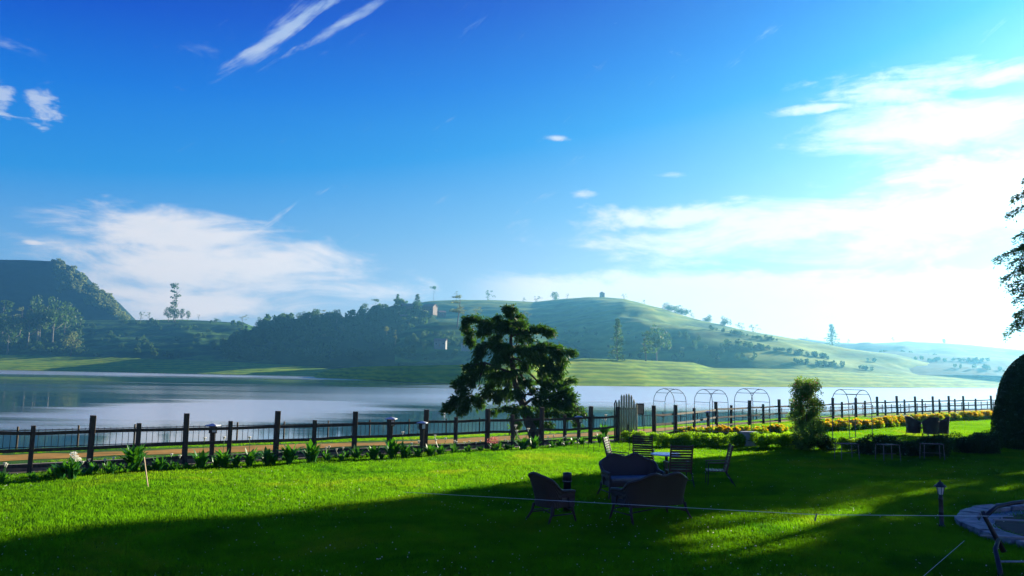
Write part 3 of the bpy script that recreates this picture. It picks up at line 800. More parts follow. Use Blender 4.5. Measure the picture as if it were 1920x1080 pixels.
# ------------------------------------------------------------------ the big cedar
def cedar():
    D = 42.0; b = P(1003, 822, D); base = Vector((b.x, b.y, gz(b.x, b.y)))
    root = empty('cedar_tree', base, 0, 'large dark layered cedar with a leaning trunk behind the fence at the lakeside', 'tree')
    rng = np.random.default_rng(8)
    def L(u, v, dy=0.0):   # crop coordinates (1080 px for 290 px) into the tree's own frame
        return P(820 + u / 3.724, 560 + v / 3.724, D + dy) - base
    mb = MB()
    tr = [(700, 1000, 0), (665, 930, 0), (640, 870, 0), (618, 800, .1), (590, 720, .1), (562, 660, 0), (545, 590, 0), (532, 510, 0), (520, 430, -.1), (512, 340, 0), (515, 250, 0), (520, 160, 0), (505, 80, 0)]
    pts = [L(u, v, d) for u, v, d in tr]; pts[0].z = -0.2
    rad = [.34, .29, .25, .22, .19, .17, .16, .15, .13, .10, .08, .05, .02]
    mb.tube(pts, rad, 10)
    mb.tube([L(655, 900), L(720, 960, .2), L(760, 1010, .3)], [.2, .12, .05], 6)
    mb.build('trunk', 'bark', root, True)
    br = [[(530, 520, 0), (470, 500, -.2), (380, 465, -.5), (330, 445, -.6), (250, 465, -.8), (190, 560, -.9), (130, 700, -1)],
          [(545, 500, 0), (620, 500, .1), (670, 545, .2), (720, 600, .3), (860, 590, .4), (930, 575, .4)],
          [(615, 735, 0), (660, 700, -.3), (740, 680, -.5), (860, 700, -.6), (960, 760, -.7)],
          [(560, 660, 0), (500, 640, .4), (420, 640, .7), (330, 660, .9), (280, 730, 1)],
          [(515, 400, 0), (430, 360, -.3), (340, 330, -.5), (280, 400, -.6)],
          [(515, 370, 0), (620, 355, -.2), (760, 350, -.5), (900, 385, -.6), (965, 375, -.6)],
          [(515, 240, 0), (400, 190, .2), (280, 155, .4), (190, 170, .5), (200, 290, .5)],
          [(518, 260, 0), (640, 235, .2), (740, 220, .3), (810, 240, .3)],
          [(620, 800, 0), (560, 770, -.4), (480, 765, -.6), (430, 765, -.6)],
          [(600, 740, 0), (700, 780, .5), (830, 800, .8), (1000, 810, 1.0)],
          [(515, 330, 0), (540, 340, 1.2), (560, 330, 2.0)], [(520, 450, 0), (510, 440, 1.4), (480, 470, 2.2)],
          [(520, 420, 0), (560, 420, -1.2), (590, 440, -2.0)], [(580, 700, 0), (600, 690, -1.4), (620, 720, -2.0)],
          [(575, 520, 0), (610, 570, .1), (660, 610, .1)], [(330, 450, -.6), (300, 540, -.5), (290, 620, -.5)], [(660, 670, -.3), (600, 668, -.2)]]
    for k, pl in enumerate(br):
        q = [L(u, v, d) for u, v, d in pl]; n = len(q)
        MB().tube(q, [0.085 * (1 - 0.85 * i / (n - 1)) for i in range(n)], 6).build('branch', 'bark', root, True)
    # foliage pads: centre u, v, half sizes, depth offset, droop (0 tuft, 1 hanging)
    pads = [(490, 75, 26, 26, 0, 0), (520, 105, 45, 32, 0, 0), (570, 135, 45, 32, .2, 0), (530, 165, 60, 28, 0, 0), (430, 145, 40, 28, .1, 0),
            (470, 200, 110, 38, 0, .3), (350, 175, 70, 36, .3, .3), (250, 140, 62, 34, .4, .2), (200, 175, 40, 60, .5, .8), (235, 250, 45, 60, .5, 1), (240, 295, 34, 34, .5, 1), (330, 230, 70, 40, .2, .7),
            (600, 215, 80, 38, .1, .3), (700, 215, 80, 34, .3, .2), (775, 235, 52, 32, .3, .4), (600, 275, 80, 34, 0, .6), (420, 265, 50, 34, 0, .8),
            (400, 320, 95, 30, -.3, .3), (320, 345, 55, 42, -.5, .7), (290, 400, 34, 62, -.6, 1), (480, 360, 85, 40, -.1, .4), (440, 410, 60, 42, 0, .8), (520, 420, 62, 50, 0, .6),
            (620, 350, 90, 30, -.2, .2), (740, 335, 80, 34, -.4, .2), (830, 360, 66, 40, -.5, .3), (920, 378, 48, 22, -.6, .2), (640, 400, 70, 50, -.2, .7), (730, 410, 70, 60, -.4, .9), (800, 440, 70, 75, -.5, 1), (870, 430, 40, 65, -.5, 1), (830, 520, 50, 50, -.5, 1), (740, 480, 40, 60, -.4, 1), (610, 465, 34, 34, -.1, 1),
            (235, 475, 44, 30, -.8, .3), (215, 535, 62, 42, -.9, .6), (160, 590, 54, 32, -.9, .3), (250, 580, 34, 30, -.7, .8), (185, 640, 46, 42, -1, .7), (140, 690, 46, 40, -1, .7), (100, 745, 48, 30, -1, .4), (70, 780, 34, 22, -1, .3), (165, 770, 40, 34, -1, .9), (225, 690, 40, 42, -.6, 1), (210, 740, 30, 30, -.8, 1),
            (330, 480, 50, 34, -.4, .8), (300, 520, 44, 32, -.4, .9), (390, 520, 50, 34, 0, .9), (470, 520, 50, 40, 0, .9), (350, 600, 50, 32, .6, .9), (420, 580, 50, 34, .4, .8), (490, 590, 34, 34, .3, 1),
            (290, 690, 55, 42, .9, .9), (300, 730, 34, 26, 1, 1), (370, 655, 60, 42, .8, .9), (440, 650, 55, 44, .6, .9), (500, 650, 40, 50, .3, 1), (430, 690, 40, 26, .6, 1),
            (570, 600, 34, 40, .1, .9), (570, 560, 30, 24, .1, .9), (660, 630, 26, 22, .1, .9),
            (740, 585, 60, 34, .3, .4), (760, 560, 46, 28, .3, .3), (850, 590, 62, 26, .4, .3), (930, 572, 34, 18, .4, .2), (740, 620, 34, 34, .3, 1), (800, 610, 50, 26, .4, .8), (880, 605, 34, 20, .4, .6),
            (760, 680, 90, 34, -.5, .2), (870, 665, 66, 34, -.6, .2), (930, 690, 48, 44, -.6, .5), (820, 730, 100, 40, -.5, .5), (700, 720, 55, 36, -.4, .7), (900, 745, 74, 36, -.6, .5), (970, 770, 42, 30, -.6, .6), (740, 780, 50, 34, .5, 1), (830, 790, 50, 34, .7, .9), (930, 800, 66, 34, .9, .8), (1005, 800, 34, 30, 1, .7), (975, 860, 42, 34, .9, .9), (890, 640, 40, 22, -.6, .2),
            (460, 768, 40, 16, -.6, .2), (540, 762, 50, 24, -.5, .4), (600, 780, 50, 30, 0, .5), (540, 810, 34, 30, -.2, .9), (560, 860, 40, 30, .2, .9), (650, 830, 50, 44, .2, .9), (700, 850, 50, 34, .3, .9), (770, 880, 40, 22, .5, .7), (540, 900, 30, 50, .3, 1)]
    # a few pads turned round the trunk so that the crown has real depth
    extra = []
    for (u, v, a, b_, d, dr) in pads[:60:6]:
        dd = (u - 520) / 3.724 * D / F
        extra.append((520 + (u - 520) * 0.35, v + 5, a * .8, b_ * .8, abs(dd) * 0.8, dr)); extra.append((520 - (u - 520) * 0.3, v, a * .8, b_ * .8, -abs(dd) * 0.8, dr))
    k = D / F / 3.724
    Cs, As = [], []
    parts = []
    for (u, v, a, b_, d, dr) in pads + extra:
        c = np.array(L(u, v, d)); n = int(a * b_ * 0.29 * (1 - 0.2 * dr)) + 60
        pt = ball(rng, n, (0, 0, 0), (a * k * 1.07, max(a, b_) * k * 0.8, b_ * k * (0.85 + .25 * dr)), 0.1)
        pt[:, 2] += -0.25 * (np.abs(pt[:, 0]) / (a * k)) ** 2 * b_ * k
        # clump into sprigs
        keep = np.array([mn.noise(Vector(c + p) * 3.9) for p in pt]) > (-0.18 if dr < .6 else 0.0)
        pt = pt[keep] + c
        out = unit(np.c_[pt[:, 0] - pts[7].x, pt[:, 1], np.zeros(len(pt))])
        bias = out * (1.3 - dr) + np.array([0, 0, 0.25 - 1.9 * dr])
        A = unit(rng.normal(size=pt.shape) * 0.7 + bias); B = unit(np.cross(A, rng.normal(size=pt.shape)))
        Ls = rng.uniform(0.10, 0.26 + .12 * dr, (len(pt), 1)); pt = pt + rng.normal(0, .05, pt.shape); A *= Ls; B *= rng.uniform(0.010, 0.021, (len(pt), 1))
        for sgn in (-1, 1, 0):
            A2 = A + sgn * B * 2.2 if sgn else A
            o = pt
            vv = np.stack([o, o + A2 * .5 + B, o + A2, o + A2 * .5 - B], 1).reshape(-1, 3)
            parts.append((vv, np.arange(len(vv)).reshape(-1, 4)))
    v, q = merge(parts); link('foliage', np_mesh('foliage', v, q), 'cedar', root)
cedar()

# ------------------------------------------------------------------ post and rail fence
def fence_part(name, posts, label, rails=True):
    """posts: list of (px, big?)"""
    pp = [(ray_hit(FENCE, px), big) for px, big in posts]
    root = empty(name, pp[0][0], 0, label, 'fence'); o = pp[0][0]
    rl = random.Random(4)
    for p, big in pp:
        q = p - o; w = 0.15 if big else 0.12; h = 1.58 if big else 1.28
        h += rl.uniform(-.04, .04)
        mb = MB(); rot = Euler((rl.uniform(-.015, .015), rl.uniform(-.02, .02), math.atan2(.75, 1) + rl.uniform(-.1, .1))).to_matrix()
        mb.box(q + Vector((0, 0, h / 2 - 0.15)), (w, w, h + 0.3), rot).build('post', 'wood_fence', root, bevel=0.012)
    if rails:
        bigs = [p for p, b in pp if b]
        for a, b in zip(bigs, bigs[1:]):
            a = a - o; b = b - o; d = (b - a).normalized(); nrm = Vector((d.y, -d.x, 0)) * 0.09
            for z in (1.10, 0.64, 0.20):
                j0, j1 = rl.uniform(-.03, .03), rl.uniform(-.03, .03); mid = (a + b) / 2 + Vector((0, 0, z - 0.012 + rl.uniform(-.015, .01)))
                mb = MB(); off = nrm
                mb.beam(a + off * 0 + Vector((0, 0, z + j0)) , mid, 0.045, 0.095); mb.beam(mid, b + Vector((0, 0, z + j1)), 0.045, 0.094)
                mb.build('rail', 'wood_fence', root)
    return root
left_posts = [(-250, 1), (-130, 1), (-75, 0), (-16, 1), (70, 0), (180, 1), (267, 0), (355, 1), (437, 0), (524, 1), (594, 0), (669, 1), (733, 0), (801, 1), (857, 0), (916, 1), (963, 0), (1017, 1), (1060, 0), (1108, 1), (1158, 1)]
fence_part('wooden_fence', left_posts, 'long dark post and rail fence running from the left edge to the pole gate')
right_posts = [(1226, 1), (1266, 1), (1301, 0), (1342, 1), (1370, 0), (1404, 1), (1430, 0), (1460, 1), (1483, 0), (1522, 1), (1560, 1), (1577, 0), (1603, 1), (1620, 0), (1643, 1), (1658, 0), (1680, 1), (1694, 0), (1714, 1), (1727, 0), (1747, 1), (1759, 0), (1777, 1), (1788, 0), (1804, 1), (1827, 0), (1856, 1), (1880, 0), (1910, 1), (1970, 1)]
fence_part('wooden_fence', right_posts, 'post and rail fence running right from the pole gate behind the arches and yellow flowers')

def lake_fence():
    root = empty('wire_fence', (0, 0, 0), 0, 'thin dark upright wire fence at the water edge beyond the path', 'fence')
    # walk the line every 0.27 m for wires, every 2.2 m for posts
    pts = []
    for (x0, y0), (x1, y1) in zip(LAKEF[1:-1], LAKEF[2:-1]):
        L = math.hypot(x1 - x0, y1 - y0); n = int(L / 0.27)
        for i in range(n): t = i / n; pts.append(Vector((x0 + (x1 - x0) * t, y0 + (y1 - y0) * t - 0.2, 0)))
    pts = [p for p in pts if p.y > 28 and p.x < 78]
    for p in pts: p.z = gz(p.x, p.y)
    wires = MB(); 
    for i, p in enumerate(pts):
        if i % 9 == 0: continue
        wires.tube([p + Vector((0, 0, 0.02)), p + Vector((0.01, 0, 0.96))], 0.014, 4)
    tag(wires.build('wire', 'dark_metal', root), kind='stuff')
    ps = pts[::9]
    for p in ps[:100]: MB().box(p + Vector((0, 0, 0.5)), (0.07, 0.07, 1.15)).build('post', 'wood_fence', root)
    rail = MB()
    for z in (0.9, 0.14):
        for a, b in zip(ps, ps[1:]): rail.beam(a + Vector((0, 0, z)), b + Vector((0, 0, z)), 0.025, 0.035)
    rail.build('rail', 'dark_metal', root)
lake_fence()

def kerb():
    mb = MB(); prev = None; x = -40
    root_pts = []
    while x < 3.0:
        a = yl(FENCE, x) + 0.75; p = Vector((x, a, gz(x, a))); root_pts.append(p); x += 2.2
    root = tag(MB().build('kerb_placeholder', 'kerb'), None) if False else None
    for p, q in zip(root_pts, root_pts[1:]): mb.beam(p + Vector((0, 0, 0.06)), q + Vector((0, 0, 0.06)), 0.14, 0.34)
    tag(mb.build('low_kerb', 'kerb', bevel=0.01), 'low pale mossy kerb running behind the plants under the fence', 'kerb')
kerb()

# ------------------------------------------------------------------ pole gate, sign, arches, box
def pole_gate():
    p = ray_hit(FENCE, 1177) - Vector((0.1, 0.3, 0)); root = empty('pole_gate', p, 0.25, 'pale upright round pole panel with an arched top between the two fence runs', 'gate')
    n = 9; W = 0.98; mb = MB()
    for i in range(n):
        x = (i / (n - 1) - 0.5) * W; h = 1.72 + 0.45 * math.cos(x / W * math.pi * 0.95) + random.Random(i).uniform(-.06, .06)
        mb.tube([(x, 0, 0.0), (x + .005, 0, h * .5), (x, 0, h - 0.1), (x, 0, h)], [.056, .054, .050, .018], 8)
    mb.build('pole_panel', 'pole_wood', root, True)
    MB().beam((-W / 2, .08, 1.45), (W / 2, .08, 1.45), .05, .09).beam((-W / 2, .08, .45), (W / 2, .08, .45), .05, .09).build('cross_bar', 'wood_fence', root)
    MB().tube([(-W / 2 - .1, 0, 0), (-W / 2 - .1, 0, 1.7), (-W / 2 - .03, 0, 1.85)], .03, 6).build('hinge_post', 'dark_metal', root)
    MB().box((0.05, -0.08, 0.62), (0.05, .05, 0.24)).build('latch', 'dark_metal', root)
pole_gate()
def sign():
    p = ray_hit(FENCE, 1204) + Vector((0, 0.6, 0)); root = empty('notice_board', p, 0.1, 'small dark square board on thin legs just right of the pole gate', 'board')
    k = p.y / F
    MB().box((0, 0, 1.38), (15 * k, 0.04, 21 * k)).build('board', 'wood_fence', root, bevel=.004)
    MB().box((0, -.03, 1.38), (11 * k, 0.02, 16 * k)).build('panel', 'kerb', root)
    for s in (-1, 1): MB().tube([(s * 7 * k, 0, -.3), (s * 7 * k, 0, 1.1)], .018, 6).build('leg', 'dark_metal', root)
sign()
def arch_builder():
    root = empty('garden_arch', (0, 0, 0)); W, Dp, H = 1.2, 1.1, 2.45; r = .016
    def hoop(y):
        pts = [(-W / 2, y, -0.1), (-W / 2, y, H - .62)]
        for i in range(1, 8):
            a = math.pi - math.pi * i / 8; pts.append((W / 2 * math.cos(a), y, H - .62 + .62 * math.sin(a)))
        return pts + [(W / 2, y, H - .62), (W / 2, y, -0.1)]
    for y in (-Dp / 2, Dp / 2): MB().tube(hoop(y), r, 6).build('hoop', 'arch_metal', root)
    for x, z in ((-W / 2, H - .62), (W / 2, H - .62), (-W / 2, 1.1), (W / 2, 1.1), (-W * .35, H - .2), (W * .35, H - .2), (0, H), (-W / 2, .35), (W / 2, .35)):
        MB().tube([(x, -Dp / 2, z), (x, Dp / 2, z)], r * .8, 6).build('cross_bar', 'arch_metal', root)
    return root
AR = Proto(arch_builder)
for px, yb, rz, s, lab in [(1256, 822, 20, .97, 'first thin metal garden arch right of the pole gate'), (1334, 824, 29, .97, 'second thin metal garden arch from the pole gate'),
                           (1411, 826, 28, 1.0, 'thin metal garden arch left of the climbing rose'), (1599, 838, 33, 1.03, 'thin metal garden arch right of the climbing rose')]:
    p = G(px, yb); AR.place(p, R(rz), s, lab, 'garden arch', 'bare metal garden arches')
def ubox():
    p = G(1405, 838); root = empty('utility_box', p, 0.05, 'grey box standing in a gap of the low hedge', 'box'); 
    MB().box((0, 0, .3), (.66, .4, .6)).build('body', 'grey_box', root, bevel=.01); MB().box((0, 0, .63), (.72, .46, .06)).build('lid', 'grey_box', root, bevel=.01)
    MB().box((0, -.21, .3), (.3, .02, .025)).build('handle', 'dark_metal', root)
ubox()

# ------------------------------------------------------------------ shrubs, flowers, climbing rose, topiary
def shrub(name, px0, px1, yb, ytop, leaf, label, cat, group, flower=None, seed=0, depth=None, dens=7000, yb1=None, lsz=.055):
    """low bush with its own lumpy outline between two directions at its foot line"""
    rng = np.random.default_rng(seed + int(px0)); a = G(px0, yb); b = G(px1, yb1 or yb); c = (a + b) / 2
    mid = (px0 + px1) / 2; d = c.y; H = P(mid, ytop, d).z; W = (b - a).length; dp = depth or min(W * .5, .6); ang = math.atan2(b.y - a.y, b.x - a.x)
    root = empty(name, c, ang, label, cat, group)
    n = max(3, int(W / .28)); parts = []; fl = []; vol = W * dp * 2 * H
    N = int(dens * (W * H + W * dp))
    Cs = []
    for i in range(n * 3):
        x = rng.uniform(-.46, .46) * W; y = rng.uniform(-.6, .6) * dp; r = rng.uniform(.24, .38) * min(1.1, H) + .04; z = rng.uniform(.2, 1.0) * (H - r * .9)
        Cs.append(ball(rng, N // (n * 3) + 1, (x, y, max(r * .5, z)), (r * 1.15, r, r), .35))
    C = np.concatenate(Cs); C = C[C[:, 2] > 0.01]
    v, q = leaves(C, lsz, lsz * .6, rng, (0, 0, .4)); link('foliage', np_mesh('foliage', v, q), leaf, root)
    mb = MB()
    for i in range(n): 
        x = (i + .5) / n * W - W / 2; mb.tube([(x, 0, -.02), (x + .05, .03, H * .5), (x - .05, -.03, H * .8)], [.015, .01, .005], 4)
    mb.build('stems', 'bark', root)
    if flower:
        top = C[C[:, 2] > np.quantile(C[:, 2], .50)]; top = top[rng.random(len(top)) < rng.uniform(.12, .45)]
        v, q = leaves(top + [0, -0.01, .02], lsz * 1.3, lsz * 1.1, rng); link('blossom', np_mesh('blossom', v, q), flower, root)
    return root
HG = 'low hedge bushes across the lawn'
for a, b, yb, yt, leaf, lab in [
    (1168, 1232, 829, 806, 'hedge', 'yellow green low bush at the foot of the pole gate'), (1236, 1325, 839, 807, 'hedge', 'first clipped bright bush right of the pole gate bush'),
    (1325, 1388, 838, 808, 'hedge', 'clipped bright bush just left of the grey box'), (1420, 1500, 841, 809, 'hedge', 'bright clipped bush just right of the grey box'),
    (1496, 1558, 845, 811, 'dark_leaf', 'darker bush at the foot of the climbing rose'), (1574, 1612, 842, 818, 'hedge', 'small open bush at the foot of the right arch'),
    (1612, 1678, 852, 812, 'dark_leaf', 'dark round bush right of the right arch'), (1690, 1768, 856, 812, 'dark_leaf', 'dark round bush in front of the distant armchairs'),
    (1798, 1862, 852, 806, 'dark_leaf', 'dark bush at the left foot of the clipped topiary')]:
    shrub('low_bush', a, b, yb, yt, leaf, lab, 'bush', HG)
FG = 'orange flowering bushes before the fence'
for a, b, yb, yb1, yt, lab in [
    (1270, 1345, 818, 817, 799, 'orange flowering bush behind the first two arches'), (1340, 1385, 817, 816, 798, 'orange flowering bush left of the third arch'),
    (1385, 1432, 816, 815, 796, 'orange flowering bush under the third arch'), (1432, 1485, 814, 813, 795, 'thin orange flowering bush left of the climbing rose'),
    (1538, 1610, 810, 806, 786, 'long orange flowering bush just right of the climbing rose'), (1608, 1655, 806, 803, 783, 'orange flowering bush right of the right arch'),
    (1655, 1700, 803, 799, 779, 'green bush with few orange flowers at the end of the near row'), (1700, 1760, 794, 792, 776, 'orange bush behind the distant armchairs'),
    (1758, 1810, 791, 789, 773, 'orange topped bush right of the distant armchairs'), (1808, 1862, 789, 786, 770, 'mostly green bush at the far right end of the flower row')]:
    shrub('flowering_bush', a, b, yb, yt, 'hedge', lab, 'flowering bush', FG, 'orange', yb1=yb1, dens=4500, lsz=.07)

def rose():
    p = G(1514, 846); root = empty('climbing_rose', p, 0, 'tall leafy climbing rose column with pinkish blooms above the hedge', 'climbing plant'); rng = np.random.default_rng(31)
    Cs = []
    for i in range(110):
        z = .15 + 2.75 * i / 110; r = .62 * (1 - (max(0, z - 2.3) / 1.0) ** 2); a = rng.uniform(0, 6.28); q = rng.uniform(.2, 1) * r; s = rng.uniform(.16, .30)
        Cs.append(ball(rng, 230, (q * math.cos(a), q * math.sin(a), z), (s, s, s), .1))
    for i in range(22):
        z = rng.uniform(1.6, 3.0); a = rng.uniform(0, 6.28); Cs.append(ball(rng, 14, (.62 * math.cos(a), .62 * math.sin(a), z), (.1, .1, .12), .1))
    C = np.concatenate(Cs); v, q = leaves(C, .06, .04, rng); link('foliage', np_mesh('foliage', v, q), 'rose_leaf', root)
    fl = C[(C[:, 2] > 1.6) & (rng.random(len(C)) < .03)]; v, q = leaves(fl, .07, .06, rng); link('blossom', np_mesh('blossom', v, q), 'pink_petal', root)
    mb = MB()
    for i in range(5):
        a = i * 1.26; mb.tube([(.1 * math.cos(a), .1 * math.sin(a), 0), (.3 * math.cos(a + .5), .3 * math.sin(a + .5), 1.2), (.2 * math.cos(a + 1), .2 * math.sin(a + 1), 2.6)], [.02, .015, .008], 5)
    mb.build('stems', 'bark', root)
rose()

def topiary():
    p = Vector((24.6, 36.5, 0)); root = empty('clipped_conifer', p, 0, 'huge dark clipped beehive shaped conifer at the right edge', 'topiary'); rng = np.random.default_rng(77)
    n = 60000; z = rng.uniform(0, 1, n); a = rng.uniform(0, 6.28, n); H, Rr = 4.6, 2.45
    r = Rr * np.sqrt(np.maximum(0, 1 - z ** 2.6)) * (1 + .02 * np.sin(5 * a + z * 9)) * rng.uniform(.95, 1.015, n)
    C = np.c_[r * np.cos(a), r * np.sin(a), z * H]; v, q = leaves(C, .07, .045, rng); link('foliage', np_mesh('foliage', v, q), 'dark_leaf', root)
    prof = [(Rr * .95 * math.sqrt(max(0, 1 - t ** 2.6)) + .001, t * H * .985) for t in [i / 14 for i in range(15)]]
    MB().lathe(prof, 28).build('inner_growth', 'dark_leaf', root, True)
    MB().tube([(0, 0, -.1), (0, 0, 1.0)], .14, 8).build('trunk', 'bark', root)
topiary()

def tall_conifer(name, x, y, H, Rm, label, seed, z0=1.0, spars=1.0, leaf='cedar', sag=.25):
    rng = np.random.default_rng(seed); root = empty(name, (x, y, 0), 0, label, 'tree')
    MB().tube([(0, 0, -.1), (.1, .1, H * .5), (0, 0, H)], [H * .018, H * .012, .02], 8).build('trunk', 'bark', root, True)
    parts = []; nb = int(H * 5 * spars); brm = MB()
    for i in range(nb):
        z = z0 + (H - z0) * (i + rng.random()) / nb; L = Rm * (1 - (z - z0) / (H - z0 + .5)) ** .8 * rng.uniform(.65, 1.08); a = i * 2.4 + rng.uniform(-.4, .4)
        d = np.array([math.cos(a), math.sin(a), 0]); e = d * L + [0, 0, z - L * sag]
        brm.tube([(0, 0, z), tuple(d * L * .5 + [0, 0, z + .05 * L - L * sag * .3]), tuple(e)], [.05, .03, .01], 4)
        m = int(150 * L); t = rng.uniform(.15, 1, m); s = (1.05 - t) * .35 * L * .6 + .12
        side = np.array([-d[1], d[0], 0]); pt = d * (t * L)[:, None] + side * (rng.normal(0, 1, m) * s * .6)[:, None]
        pt[:, 2] = z + .05 * L * np.sin(t * 3) - L * sag * t ** 1.6 - np.abs(rng.normal(0, .12, m)) * (1 + .3 * L)
        A = unit(d * .9 + rng.normal(size=(m, 3)) * .6 - np.array([0, 0, .35])) * rng.uniform(.10, .26, (m, 1)); B = unit(np.cross(A, rng.normal(size=(m, 3)))) * .035
        vv = np.stack([pt, pt + A * .5 + B, pt + A, pt + A * .5 - B], 1).reshape(-1, 3); parts.append((vv, np.arange(len(vv)).reshape(-1, 4)))
    v, q = merge(parts); link('foliage', np_mesh('foliage', v, q), leaf, root); brm.build('branches', 'bark', root)
    return root
tall_conifer('tall_conifer', 33.5, 46.5, 26.0, 5.3, 'tall drooping conifer whose left branch tips show at the right edge', 5, 7.0, 1.4)

# unseen big trees added outside the frame on the right to shade the lawn
SH = Vector((math.sin(SUN_AZ), math.cos(SUN_AZ), 0)); SN = Vector((math.cos(SUN_AZ), -math.sin(SUN_AZ), 0))
def shade_tree(s, t, H, Rr, seed, label, zmin=.05):
    p = SN * s + SH * t; rng = np.random.default_rng(seed); root = empty('garden_tree', p, 0, label, 'tree', 'tall garden trees beyond the right edge')
    mb = MB(); limb_tree(mb, H, .35, rng, 8, .85, spread=.25); mb.build('trunk', 'bark', root, True)
    Cs = []
    for i in range(int(70)):
        z = rng.uniform(zmin, .97) * H; u = z / H; r = Rr * (0.75 + .35 * math.sin(u * 3.1)) * (1 if u < .75 else (1 - u) / .25 * .8 + .2)
        a = rng.uniform(0, 6.28); q = rng.uniform(.2, .85) * r; sz = rng.uniform(.9, 1.6)
        Cs.append(ball(rng, 230, (q * math.cos(a), q * math.sin(a), z), (sz, sz, sz * .8), .2))
    C = np.concatenate(Cs); C = C[C[:, 2] > .3]; v, q = leaves(C, .5, .34, rng); link('crown', np_mesh('crown', v, q), 'dark_leaf', root)
for i, (s, t, H, Rr) in enumerate([(-13.3, 68, 22, 2.4), (-12.6, 76, 20, 1.8), (-6.2, 60, 21, 2.3), (-1.8, 54, 20, 3.6), (3.6, 56, 22, 4.6), (11.5, 50, 20, 4.2), (18, 46, 18, 4.5), (-13.9, 74, 24, 2.2), (-8.5, 57, 20, 2.7)]):
    shade_tree(s, t, H, Rr, 100 + i, ['garden tree out of view beyond the right edge, number %s along the row' % w for w in ('one', 'two', 'three', 'four', 'five', 'six', 'seven', 'eight', 'nine')][i], .565 if i == 8 else .05)  # last crown starts high, shaped to leave a sunlit streak on the lawn

# ------------------------------------------------------------------ plants along the fence
def lily_builder(nl, h, flowers, petal, seed, name='lily_plant'):
    def b():
        rng = np.random.default_rng(seed); root = empty(name, (0, 0, 0)); mb = MB()
        for i in range(nl):
            a = rng.uniform(0, 6.28); ln = rng.uniform(.55, 1.0) * h; lean = rng.uniform(.15, .75); w = rng.uniform(.035, .075) * (h / .7) ** .5
            d = Vector((math.cos(a), math.sin(a), 0)); sd = Vector((-d.y, d.x, 0)); r0 = rng.uniform(0, .10)
            pts = []
            for k in range(6):
                t = k / 5; pts.append(d * (r0 + lean * ln * t * t * .9) + Vector((0, 0, ln * (t - .28 * lean * t * t * t * 1.6))))
            ws = [.25, .55, .9, 1, .7, .04]; bb = len(mb.v)
            for p, ww in zip(pts, ws): mb.v += [tuple(p - sd * w * ww), tuple(p + Vector((0, 0, -.012 * ww))), tuple(p + sd * w * ww)]
            for k in range(5):
                for j in range(2): mb.f.append((bb + k * 3 + j, bb + k * 3 + j + 1, bb + k * 3 + j + 4, bb + k * 3 + j + 3))
        mb.build('leaves', 'lily', root)
        for i in range(flowers):
            a = rng.uniform(0, 6.28); q = rng.uniform(.02, .22); x, y = q * math.cos(a), q * math.sin(a); hh = h * rng.uniform(.9, 1.3)
            st = MB().tube([(0, 0, .05), (x * .6, y * .6, hh * .6), (x, y, hh)], .008, 5).build('stem', 'lily', root)
            MB().lathe([(.006, 0), (.014, .03), (.036, .075), (.048, .095), (.032, .08), (.004, .025)], 8, (x, y, hh)).build('flower', petal, st, True)
        return root
    return b
LP = [Proto(lily_builder(26, .62, 0, 'white_petal', 1)), Proto(lily_builder(24, .60, 1, 'white_petal', 2)), Proto(lily_builder(34, .5, 0, 'white_petal', 3)), Proto(lily_builder(30, .5, 3, 'white_petal', 4)), Proto(lily_builder(20, .36, 2, 'white_petal', 5))]
PG = 'leafy plants in the bed along the fence'
for i, (px, yb, k, s, lab) in enumerate([
    (375, 879, 1, 1.0, 'lily with one tall pale bloom just right of the third big post'), (417, 877, 1, 1.0, 'lily with one pale bloom below the lantern post'),
    (442, 876, 0, .6, 'small dark leafy clump right of the lantern post'), (468, 875, 1, 1.0, 'lily with a white bloom halfway between two big posts'), (499, 872, 0, .9, 'dark leafy lily left of the fourth big post'),
    (543, 870, 0, 1.15, 'full dark lily just right of the fourth big post'), (583, 869, 0, 1.25, 'tall bright edged lily by the short post'), (612, 866, 4, .9, 'low clump with a tiny bloom right of the tall bright edged lily'),
    (640, 865, 4, .8, 'low clump just left of the fifth big post'), (668, 862, 0, .8, 'lily in front of the fifth big post'), (700, 862, 2, 1.0, 'dense leafy clump right of the fifth big post'), (735, 861, 0, 1.2, 'tall lily in front of the short dark lantern post'),
    (758, 860, 1, 1.0, 'lily with pale bloom right of the short dark lantern post'), (783, 858, 4, 1.0, 'low leafy clump left of the sixth big post'), (806, 857, 2, .9, 'leafy clump at the sixth big post'), (826, 855, 3, .9, 'clump with small white blooms right of the sixth big post'),
    (850, 852, 4, .9, 'low clump before the short post left of the cedar'), (876, 850, 4, .8, 'low pale clump left of the red flowers'), (900, 849, 4, .8, 'low clump just left of the red flowers'),
    (950, 846, 4, .8, 'low clump just right of the red flowers'), (980, 845, 3, 1.2, 'bright leafy clump with a white bloom below the cedar trunk'), (1003, 844, 2, 1.1, 'bright leafy clump right of the cedar trunk'),
    (1035, 840, 4, .9, 'low clump with white bloom right of the cedar'), (1062, 838, 4, .8, 'low clump left of the thin stakes'), (1090, 836, 2, .8, 'leafy clump behind the thin stakes'), (1126, 833, 2, 1.0, 'dark leafy clump left of the pole gate'),
    (1133, 818, 3, 1.3, 'tall flowering lily by the last big post'), (205, 893, 4, .9, 'low clump with bud right of the second big post'), (165, 893, 4, .8, 'low dark clump left of the second big post'), (296, 886, 2, .9, 'pale leafy clump right of the tallest plant'), (322, 884, 4, .9, 'low dark clump left of the third big post'), (2, 906, 4, .9, 'small yellow tinged clump in the left corner of the bed')]):
    p = G(px, yb); LP[k].place(p, i * 1.3, s * 1.18, lab, 'plant', PG)
